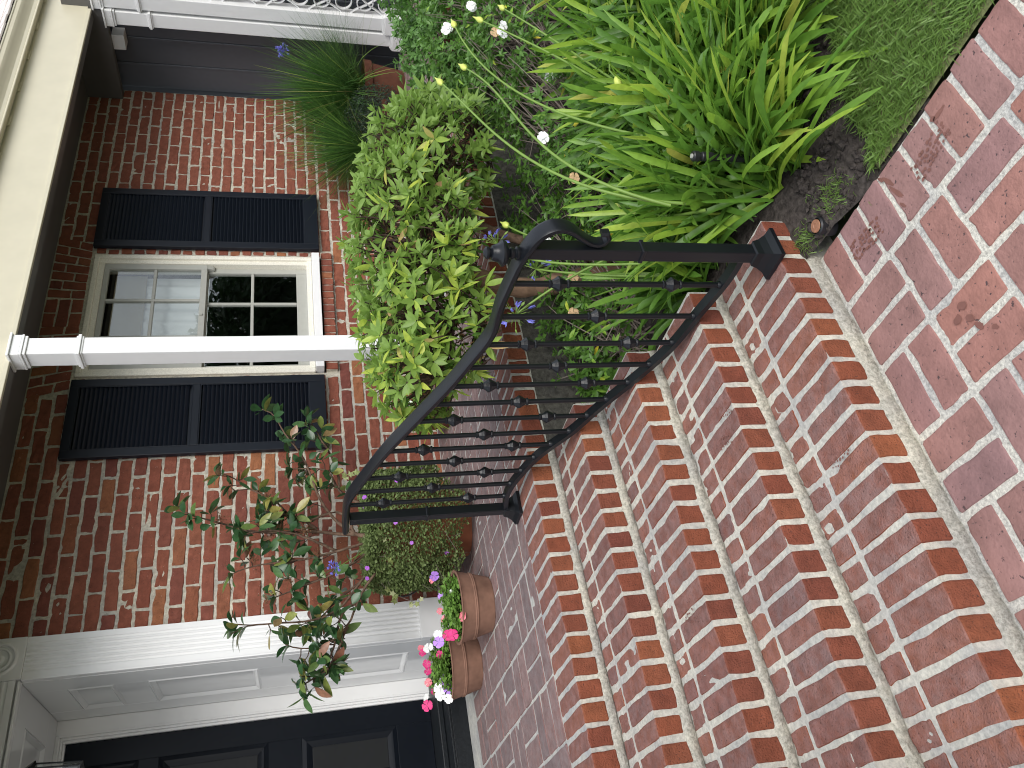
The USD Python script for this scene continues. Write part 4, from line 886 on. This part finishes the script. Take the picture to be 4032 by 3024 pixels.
# ------------------------------------------------------------------ ornamental grass, heath
pE = (4.33, -.43)
bowl('terracotta_pot', 'large reddish terracotta pot of ornamental grass against the grey panelling', *pE, .335, .165, .235, 'terracotta_dark', 'rim')
def tuft(label, x, y, z, n, L0, L1, rng, spread=1.0, W=.006, lean=(0, 0)):
    t = thing('ornamental_grass', label, 'ornamental grass'); a = rng.uniform(0, 6.283, n); el = np.clip(rng.normal(1.05, .3, n), .15, 1.5)
    d = np.stack([np.cos(a) * np.cos(el) * spread + lean[0], np.sin(a) * np.cos(el) * spread * .8 + lean[1], np.sin(el)], 1); r = .07 * np.sqrt(rng.random(n))
    b_ = np.stack([x + r * np.cos(a), y + r * np.sin(a), np.full(n, z)], 1)
    V, F = leaves(b_, d, np.array([0, 0, 1.0]) + .3 * rand_dirs(n, rng), rng.uniform(L0, L1, n), W * rng.uniform(.6, 1.1, n), droop=rng.uniform(.05, .55, n) * spread, n=6, shape='blade', fold=.3)
    V[..., 1] = np.minimum(V[..., 1], -.015)
    emit_leaves(t, V, F, 'tuft_leaf', 200, 'blade', 'blades'); return t
gt = np.random.default_rng(13)
g1 = tuft('tall tuft of ornamental grass spilling from the large terracotta pot', 4.22, -.47, .27, 2600, .55, 1.10, gt, 1.15, .0085, (-.22, -.03))
g2 = tuft('smaller grass tuft in front of the right shutter, left of the large pot', 3.62, -.38, .30, 1100, .42, .82, gt, 1.0, .0075, (-.16, -.08))
ag = thing('blue_flower', 'violet blue flower head above the ornamental grass', 'flower')
umbel(ag, np.array([4.50, -.62, .93]), .05, gt, 'petal_blue', 26, .03); obj('stem', tube(smooth_path([[4.25, -.45, .30], [4.36, -.54, .62], [4.50, -.62, .92]], 10), .003, 5), 'stalk', ag)
bowl('terracotta_pot', 'dark terracotta pot holding the small grass tuft below the right shutter', 3.62, -.38, .30, .13, .165, 'terracotta_dark', 'rim')
hp = (3.72, -.58); bowl('terracotta_pot', 'dark pot of grey green heath, in front of the ornamental grass', *hp, .24, .12, .16, 'terracotta_dark', 'rim')
he = thing('heath_shrub', 'grey green fine leaved bush in front of the ornamental grass pot', 'shrub')
n = 9000; dd = rand_dirs(n, gt); rr2 = gt.random(n) ** .4; b = np.array([hp[0], hp[1], .22]) + dd * rr2[:, None] * [.30, .26, .27]; b = b[b[:, 2] > .0]; n = len(b)
V, F = leaves(b, dd[:n] + .8 * rand_dirs(n, gt), rand_dirs(n, gt), gt.uniform(.012, .026, n), gt.uniform(.005, .009, n), n=2); obj('foliage', merge(V, F), 'heath_leaf_mass', he, kind='stuff', smooth=True)
obj('twigs', cat_([tube([[hp[0] + gt.normal(0, .03), hp[1] + gt.normal(0, .03), .18], b[gt.integers(n)]], .002, 4, False) for _ in range(90)]), 'dark_twig', he, kind='stuff')

# ------------------------------------------------------------------ lime green azalea on its bare trunk
az = thing('lime_azalea', 'lime green azalea with a spreading crown on bare trunks behind the railing', 'shrub')
ar = np.random.default_rng(42)
TR = [[[.60, -2.10, -.53], [.565, -2.10, -.25], [.535, -2.10, .02], [.60, -2.12, .16]], [[.70, -2.06, -.52], [.80, -2.08, -.2], [.95, -2.05, .05], [1.10, -2.05, .2]]]
obj('trunk', tube(smooth_path(TR[0], 24), np.linspace(.052, .034, 24) * (1 + .12 * np.sin(np.arange(24) * 1.3)), 10), 'pale_bark', az, smooth=True)
obj('trunk', tube(smooth_path(TR[1], 24), np.linspace(.026, .018, 24), 9), 'bark', az, smooth=True)
LB = [[[.60, -2.12, .14], [.45, -2.10, .22], [.25, -2.12, .30], [.02, -2.15, .40]], [[.60, -2.12, .14], [.62, -2.2, .27], [.55, -2.3, .42], [.45, -2.3, .50]], [[.60, -2.12, .14], [.75, -2.0, .26], [.85, -1.95, .42], [.8, -2.0, .52]],
      [[1.1, -2.05, .2], [1.25, -2.1, .28], [1.4, -2.15, .36], [1.5, -2.15, .42]], [[1.1, -2.05, .2], [1.05, -2.2, .32], [1.1, -2.25, .45]], [[.60, -2.12, .14], [.50, -2.05, .12], [.32, -2.05, .16], [.14, -2.1, .24]], [[1.1, -2.05, .2], [1.22, -2.2, .18], [1.35, -2.25, .05]]]
for l in LB: obj('branch', tube(smooth_path(l, 18), np.linspace(.022, .007, 18) * (1 + .15 * np.sin(np.arange(18) * 1.7)), 8), 'bark', az, smooth=True)
# pads of the crown: centre, radii
PADS = [((.72, -2.14, .44), (.42, .34, .21)), ((.28, -2.14, .42), (.34, .28, .20)), ((1.18, -2.12, .36), (.36, .30, .22)), ((.05, -2.14, .44), (.17, .22, .16)), ((1.42, -2.12, .24), (.26, .24, .20)), ((.95, -2.28, .26), (.30, .2, .17)), ((.55, -2.32, .30), (.24, .18, .16)), ((1.20, -2.3, .12), (.26, .16, .15)), ((.22, -2.22, .26), (.2, .18, .12))]
lb, ld, lu, lL, lW, tips = [], [], [], [], [], []
tries = 0
while len(tips) < 600 and tries < 20000:
    tries += 1
    (c, r) = PADS[ar.choice(len(PADS), p=np.array([.2, .16, .17, .08, .12, .09, .07, .06, .05]))]; d = rand_dirs(1, ar)[0]
    if d[2] < -.45: continue
    p = np.array(c) + d * r * ar.uniform(.82, 1.12)
    if p[0] < -.09: continue
    if any(np.sum(((p - np.array(c2)) / (np.array(r2) * .86)) ** 2) < 1 for c2, r2 in PADS): continue
    if any(np.linalg.norm(p - q) < .040 for q, _ in tips): continue
    tips.append((p, unit(d / np.array(r)) * .7 + np.array([0, 0, .55])))
for p, axd in tips:
    a = unit(axd + .65 * rand_dirs(1, ar)[0]); e = unit(np.cross(a, [.2, .3, 1.0])); g = np.cross(a, e); L = ar.uniform(.046, .076)
    for k in range(ar.integers(6, 9)):
        t = k * 2.4 + ar.uniform(0, .6); out = math.cos(t) * e + math.sin(t) * g; op = ar.uniform(.25, 1.05)
        lb.append(p + out * .003); ld.append(unit(out * (.35 + op) + a * (1.15 - op * .8))); lu.append(a); lL.append(L * ar.uniform(.75, 1.15)); lW.append(L * ar.uniform(.27, .36))
    if ar.random() < .5:
        for k in range(4):
            t = k * 1.6 + ar.uniform(0, 1); out = math.cos(t) * e + math.sin(t) * g; lb.append(p - a * .03 + out * .004); ld.append(unit(out + a * .2)); lu.append(a); lL.append(L * .9); lW.append(L * .32)
V, F = leaves(np.array(lb), np.array(ld), np.array(lu), np.array(lL), np.array(lW), droop=ar.uniform(-.05, .3, len(lb)), n=5, fold=.2)
emit_leaves(az, V, F, 'lime_leaf', 300)
tw = []
joints = [smooth_path(l, 18) for l in LB]; allj = np.vstack(joints)
for p, axd in tips:
    j = allj[np.argmin(np.linalg.norm(allj - (p - np.array(axd) * .15), axis=1) + .05 * ar.random(len(allj)))]
    mid = p - unit(axd) * .10 + ar.normal(0, .012, 3); tw.append(tube(smooth_path([j, (j + mid) / 2 + [0, 0, -.015], mid, p], 7), np.linspace(.0055, .0022, 7), 5, False))
obj('twigs', cat_(tw), 'dark_twig', az, kind='stuff')
n = 1500; dead = []
pc = [PADS[i] for i in ar.choice(len(PADS), n)]; dd = rand_dirs(n, ar); b = np.array([np.array(c) + d * np.array(r) * ar.uniform(.35, .8) for (c, r), d in zip(pc, dd)])
V, F = leaves(b, rand_dirs(n, ar), rand_dirs(n, ar), ar.uniform(.012, .03, n), ar.uniform(.004, .010, n), droop=.3, n=2, fold=.5); obj('dead_leaves', merge(V, F), 'dry', az, kind='stuff')
n = 1400; pc = [PADS[i] for i in ar.choice(len(PADS), n)]; dd = rand_dirs(n, ar); b = np.array([np.array(c) + d * np.array(r) * ar.uniform(.5, .85) for (c, r), d in zip(pc, dd)])
V, F = leaves(b, dd + .8 * rand_dirs(n, ar), dd + [0, 0, .5], ar.uniform(.03, .055, n), ar.uniform(.011, .017, n), droop=.2, n=3); obj('inner_leaves', merge(V, F), 'azalea_leaf_mass', az, kind='stuff', smooth=True)

# ------------------------------------------------------------------ darker azaleas and the hedge
def azalea(name, label, pads, mat, ntip, L, rng, twigs, base, flowers=(), faded=(), cat='shrub', dense=7, shell=.75, parts=True):
    t = thing(name, label, cat); lb, ld, lu = [], [], []; P = []
    for _ in range(ntip):
        c, r = pads[rng.integers(len(pads))]; d = rand_dirs(1, rng)[0]; d[2] = abs(d[2]) * (1 if rng.random() < .8 else -1); p = np.array(c) + d * np.array(r) * rng.uniform(shell, 1.0); P.append(p)
        a = unit(d + [0, -.25, .5] + .4 * rng.normal(size=3)); e = unit(np.cross(a, [.2, .3, 1.0])); g = np.cross(a, e)
        for k in range(dense):
            th_ = k * 2.4 + rng.uniform(0, .7); out = math.cos(th_) * e + math.sin(th_) * g; op = rng.uniform(.3, 1.0)
            lb.append(p + a * rng.uniform(-.02, .01)); ld.append(unit(out * (.3 + op) + a * (1.1 - .7 * op))); lu.append(a)
    n = len(lb); V, F = leaves(np.array(lb), np.array(ld), np.array(lu), L * rng.uniform(.7, 1.2, n), L * rng.uniform(.30, .42, n), droop=.15, n=3, fold=.25)
    emit_leaves(t, V, F, mat, 120)
    tw = []
    for k in range(twigs):
        p = P[rng.integers(len(P))]; s = np.array(base) + [rng.normal(0, .25), rng.normal(0, .1), 0]; q = s + (p - s) * .5 + rng.normal(0, .03, 3); tw.append(tube(smooth_path([s, q, p], 7) + rng.normal(0, .004, (7, 3)), np.linspace(.005, .0016, 7), 4, False))
    obj('twigs', cat_(tw), 'twig', t, kind='stuff')
    for c in flowers:
        c = np.array(c); ms = []
        for k in range(3): ms.append(flower5(c + rng.normal(0, .008, 3), unit(EYE - c) + .6 * rng.normal(size=3) * .5 + [0, 0, .3], rng.uniform(.015, .023), rng))
        obj('flower', cat_(ms), 'petal_white', t)
    for c in faded:
        obj('flower', flower5(np.array(c), unit(EYE - np.array(c)) + .3 * rng.normal(size=3), .022, rng), 'petal_faded', t, label='browning azalea flower')
    return t
dr = np.random.default_rng(64)
azalea('azalea_bush', 'dark azalea with yellowing leaves and white flowers behind the strap leaved lilies', [((1.25, -2.42, -.27), (.45, .25, .26)), ((1.65, -2.40, -.16), (.42, .28, .28)), ((.85, -2.42, -.33), (.35, .2, .2))], 'azalea_leaf', 620, .036, dr, 190, (1.2, -2.35, -.50),
       [(1.608, -2.62, -.05), (1.337, -2.60, -.25), (.90, -2.60, -.10), (1.28, -2.62, -.20), (1.75, -2.64, .08)], [(1.33, -2.63, -.23), (1.62, -2.60, -.02), (.70, -2.55, -.20)])
azalea('azalea_bush', 'green azalea with white flowers between the lilies and the far hedge', [((2.15, -2.30, -.05), (.42, .30, .30)), ((2.6, -2.40, -.12), (.42, .30, .30)), ((1.9, -2.45, -.2), (.35, .25, .25))], 'azalea_leaf', 560, .038, dr, 110, (2.2, -2.3, -.50), [(1.90, -2.62, .10), (2.15, -2.60, -.1), (1.72, -2.55, .18)], [(1.95, -2.66, .02)])
azalea('azalea_bush', 'low sparse azalea with yellow leaves at the foot of the porch behind the railing bars', [((.22, -2.12, -.34), (.34, .18, .18)), ((.60, -2.15, -.30), (.34, .2, .22)), ((.05, -2.03, -.36), (.16, .12, .14)), ((1.0, -2.1, -.25), (.30, .2, .22)), ((.4, -2.0, -.28), (.4, .1, .18))], 'azalea_leaf', 430, .042, dr, 90, (.35, -2.15, -.52), [(.62, -2.3, -.12)], [(.45, -2.25, -.22), (.30, -2.2, -.2)], dense=7, shell=.4)
azalea('hedge', 'bright green leafy hedge in front of the far porch columns', [((2.55, -1.98, .02), (.46, .30, .30)), ((3.05, -2.05, .05), (.48, .32, .34)), ((3.6, -2.1, .05), (.5, .35, .34)), ((2.2, -1.95, -.15), (.30, .25, .25))], 'hedge_leaf', 1500, .042, dr, 90, (2.9, -2.0, -.5), cat='hedge', dense=8, shell=.55)

# ------------------------------------------------------------------ strap leaved lilies
lr = np.random.default_rng(17)
def lily(label, cs, n, rng, short=False):
    t = thing('lily_clump', label, 'plant'); lb, ld, L, W, dp = [], [], [], [], []
    for k in range(n):
        c = cs[rng.integers(len(cs))]; a = rng.uniform(0, 6.283); r = .05 * math.sqrt(rng.random()); el = np.clip(rng.normal(1.02, .26), .25, 1.5)
        if c[1] < -3.02 and rng.random() < .6: a = rng.uniform(-2.5, -.5); el = np.clip(rng.normal(.72, .22), .25, 1.3)
        lb.append([c[0] + r * math.cos(a), c[1] + r * math.sin(a), float(bed_z(np.array(c[0]), np.array(c[1]))) - .005]); ld.append([math.cos(a) * math.cos(el), math.sin(a) * math.cos(el), math.sin(el)])
        L.append(rng.uniform(.36, .58) * (.9 if c[1] < -3.15 else 1)); W.append(rng.uniform(.015, .025)); dp.append(rng.uniform(.12, .62))
    V, F = leaves(np.array(lb), np.array(ld), np.array([0, 0, 1.0]) + .25 * rand_dirs(n, rng), np.array(L), np.array(W), droop=np.array(dp), n=9, shape='strap', fold=.35, twist=rng.normal(0, .5, n))
    keep = ~np.any((V[..., 0] < -.10) & (V[..., 1] > -3.29), axis=1); V = V[keep]
    V[..., 2] = np.maximum(V[..., 2], bed_z(V[..., 0], V[..., 1]) + .006 + .01 * rng.random(V.shape[:1])[:, None])
    emit_leaves(t, V, F, 'lily_leaf', 300); return t
def cl(x0, x1, y0, y1, k): return [(lr.uniform(x0, x1), lr.uniform(y0, y1)) for _ in range(k)]
l1 = lily('bright green strap leaved lily clump nearest the bottom step', cl(-.03, .40, -3.30, -2.66, 24), 900, lr)
l2 = lily('bright green strap leaved lily clump in the middle of the bed', cl(.36, .90, -3.38, -2.66, 26), 900, lr)
l3 = lily('bright green strap leaved lily clump farthest along the lawn edge', cl(.85, 1.95, -3.40, -2.70, 32), 900, lr)
ST = [[[1.463, -2.7, .198], [.671, -2.86, -.065], [.324, -3.02, -.419]], [[1.525, -2.7, .07], [.986, -2.86, -.171], [.443, -3.02, -.322]], [[1.641, -2.7, -.046], [1.077, -2.86, -.192], [.371, -3.02, -.411]],
      [[1.16, -2.7, .194], [.651, -2.86, .118], [.103, -3.02, -.033], [-.03, -3.06, -.2]], [[1.044, -2.7, .305], [.49, -2.86, .176], [.05, -3.02, -.083], [-.02, -3.06, -.25]],
      [[.701, -3.0, -.228], [.736, -3.024, -.262], [.75, -3.048, -.344], [.697, -3.072, -.402], [.503, -3.096, -.424], [.204, -3.12, -.445]],
      [[1.381, -2.7, -.36], [1.043, -2.86, -.342], [.646, -3.02, -.344]], [[.524, -2.45, .082], [.30, -2.585, .0], [.10, -2.72, -.15]], [[.368, -2.7, -.268], [.147, -2.86, -.292], [.0, -3.02, -.34]]]
ST[5] = [[.700, -3.0, -.236], [.722, -3.012, -.214], [.762, -3.03, -.225], [.760, -3.045, -.30], [.66, -3.07, -.36], [.42, -3.09, -.42], [.204, -3.11, -.50]]
def stalk(parent, s, tip='bud'):
    P = smooth_path(s, 24); st_ = obj('flower_stalk', tube(P, np.linspace(.0034, .0055, 24), 7), 'stalk', parent, smooth=True)
    d = unit(P[0] - P[2]); n_ = 12; q = [P[0] - d * .004 + d * u for u in np.linspace(0, .075, n_)]; r = [.004, .0095, .0125, .0135, .0128, .0108, .0085, .0062, .0045, .0032, .0022, .0008]
    if tip == 'bud': obj('bud', tube(np.array(q), np.array(r), 9), 'bud', st_, smooth=True)
for k, s in enumerate(ST): stalk((l1 if s[-1][0] < .38 else l2), s)
bl = thing('blue_lily', 'half open blue lily flower heads on tall stalks beside the railing post', 'flower')
for s in ([[.297, -2.45, .014], [.139, -2.585, -.196], [.02, -2.72, -.466]], [[.426, -2.45, .138], [.203, -2.585, .035], [.06, -2.72, -.15], [.0, -2.8, -.45]], [[.074, -2.45, .132], [.16, -2.585, -.10], [.20, -2.72, -.40]]):
    P = smooth_path(s, 18); obj('flower_stalk', tube(P, .0042, 6), 'stalk', bl, smooth=True); c = P[0]; ms, pb = [], []
    for k in range(30):
        d = unit(lr.normal(size=3) + [0, -.2, .15]); e = c + d * lr.uniform(.025, .05); ms.append(tube([c, e], .0011, 4, False)); V, F = leaves(e[None], d[None], rand_dirs(1, lr), .018, .007, n=3); ms.append(merge(V, F))
        if k % 4 == 0: V, F = leaves(np.repeat(e[None], 4, 0), d + .4 * rand_dirs(4, lr), rand_dirs(4, lr), .024, .009, n=2); pb.append(merge(V, F))
    obj('buds', cat_(ms), 'stalk', bl, kind='stuff'); obj('petals', cat_(pb), 'petal_blue', bl, kind='stuff')
sp_ = thing('sprinkler_head', 'black plastic sprinkler head standing among the lily leaves', 'sprinkler')
obj('riser', lathe([(.011, 0), (.011, .20), (.014, .202), (.014, .235), (.012, .238), (.012, .246), (.0155, .248), (.0155, .262), (.013, .266), (.0005, .266)], 18, (.060, -3.17, -.52)), 'rubber', sp_, smooth=30)
obj('nozzle', lathe([(.007, 0), (.0065, .004), (.0005, .0045)], 12, (.060, -3.17, -.254)), 'sash_paint', sp_)
ic = thing('irrigation_cap', 'round copper coloured irrigation cap in the soil beside the bottom step', 'valve cap', (-.246, -3.19, -.545))
obj('body', lathe([(.026, -.03), (.026, .018), (.022, .022)], 20), 'rubber', ic, smooth=30); obj('disc', lathe([(.019, .0225), (.018, .026), (.008, .0265), (.006, .024), (.0005, .024)], 20), 'copper', ic, smooth=30)

# ------------------------------------------------------------------ lantern in the door recess, wet footprints
la = thing('porch_lantern', 'black iron lantern hanging before the front door, at the picture edge', 'lantern', (-.722, -.16, 0))
obj('hook', tube([[0.012 * math.cos(t), 0, 2.20 + .022 * math.sin(t)] for t in np.linspace(0, 6.2, 18)], .0035, 6), 'lantern_iron', la, smooth=True)
obj('chain', cat_([tube([[0, .006 * math.cos(t) * (k % 2), 2.235 + .02 * k + .012 * math.sin(t)] for t in np.linspace(0, 6.2, 10)], .002, 5) for k in range(4)] + [tube([[0, 0, 2.30], [0, 0, 2.515]], .003, 5)]), 'lantern_iron', la)
obj('cap', lathe([(.0005, 2.178), (.012, 2.17), (.018, 2.15), (.05, 2.135), (.075, 2.10), (.078, 2.092)], 6), 'lantern_iron', la)
obj('glass', lathe([(.062, 2.09), (.045, 1.90)], 6), 'glass', la)
obj('cage', cat_([tube([[.064 * math.cos(t), .064 * math.sin(t), 2.092], [.047 * math.cos(t), .047 * math.sin(t), 1.895]], .004, 5) for t in np.arange(6) * math.pi / 3] + [lathe([(.0005, 1.885), (.05, 1.89), (.05, 1.90), (.0005, 1.90)], 6)]), 'lantern_iron', la)
def blob(c, rx, ry, z, rng, rot=0.0):
    t = np.arange(14) * 2 * math.pi / 14; r = 1 + .18 * rng.normal(size=14) * .6; x, y = rx * r * np.cos(t), ry * r * np.sin(t)
    q = np.vstack([[[c[0], c[1], z]], np.stack([c[0] + x * math.cos(rot) - y * math.sin(rot), c[1] + x * math.sin(rot) + y * math.cos(rot), np.full(14, z)], 1)])
    return q, np.array([[0, k + 1, (k + 1) % 14 + 1] for k in range(14)])
def footprint(label, spots, z, rng):
    p = thing('wet_footprint', label, 'footprint'); obj('print', cat_([blob(c[:2], c[2], c[3], z + .0016, rng, c[4] if len(c) > 4 else 0) for c in spots]), 'wet_mark', p)
fp = np.random.default_rng(8)
def tread_marks(cx, cy, ang, rows, cols, pitch, s, jit=.002):
    o = []
    for i in range(rows):
        for j in range(cols):
            if fp.random() < .15: continue
            u, v_ = (i - rows / 2) * pitch, (j - cols / 2) * pitch * .95; o.append((cx + u * math.cos(ang) - v_ * math.sin(ang) + fp.normal(0, jit), cy + u * math.sin(ang) + v_ * math.cos(ang) + fp.normal(0, jit), s * fp.uniform(.7, 1.25), s * fp.uniform(.6, 1.0), ang))
    return o
footprint('wet shoe print of small square tread marks nearest the irrigation cap', tread_marks(-.385, -3.262, 1.45, 10, 5, .0125, .0052), ZW, fp)
footprint('wet streaks and tread marks on the edge bricks beside the lawn', [(-.325, -3.415, .026, .006, .35), (-.37, -3.42, .030, .006, .3), (-.30, -3.40, .012, .004, .3), (-.41, -3.415, .012, .004, .4)], ZW, fp)
footprint('wet shoe print of square tread marks farther along the lawn edge', tread_marks(-.385, -3.545, 1.75, 11, 5, .012, .0050) + [(-.33, -3.62, .020, .006, 1.6), (-.325, -3.60, .008, .006, 1.0)], ZW, fp)
footprint('wet blotch on a walkway brick in front of the bottom step', [(-.725, -3.42 + .02, .014, .009, 1.0), (-.742, -3.372, .010, .012, .4), (-.76, -3.40, .012, .008, .8), (-.79, -3.41, .013, .008, .5), (-.82, -3.44, .010, .006, .8)], ZW, fp)
def shoe_on(i, x, y): return tread_marks(x, YN - TREAD * i + y, 1.2, 7, 4, .011, .0035)
footprint('small dark wet tread marks on the lowest step', shoe_on(4, -.86, .13), -RISE * 4, fp)
footprint('small dark wet tread marks on the third step down', shoe_on(3, -.63, .10) + shoe_on(3, -.55, .05), -RISE * 3, fp)
footprint('small dark wet tread marks on the second step down', shoe_on(2, -1.02, .12), -RISE * 2, fp)

# ------------------------------------------------------------------ across the street: the trees that the window mirrors
sr2 = np.random.default_rng(2)
for k, (x, y, h, r) in enumerate(((7.0, -21.0, 3.6, 3.0), (13.0, -20.0, 4.2, 3.0), (18.5, -21.0, 4.5, 3.4), (25.0, -22.0, 4.2, 3.6), (31, -20, 4.2, 3.6))):
    t = thing('street_tree', 'dark evergreen tree mirrored in the window, %s across the street' % ('leftmost', 'second from the left', 'middle one', 'second from the right', 'rightmost')[k], 'tree', (x, y, -.66), group='trees across the street')
    obj('trunk', tube([[0, 0, 0], [0.1, 0, 1.6], [0, .1, 2.6]], np.array([.22, .17, .1]), 8), 'bark', t)
    n = 5200; d = rand_dirs(n, sr2); b = d * (sr2.random(n) ** .35)[:, None] * [r, r * .8, h * .52] + [0, 0, h * .55 + .66]
    V, F = leaves(b, d + rand_dirs(n, sr2), rand_dirs(n, sr2), sr2.uniform(.25, .5, n), sr2.uniform(.14, .26, n), n=2); obj('crown', merge(V, F), 'street_leaf_mass', t, kind='stuff')
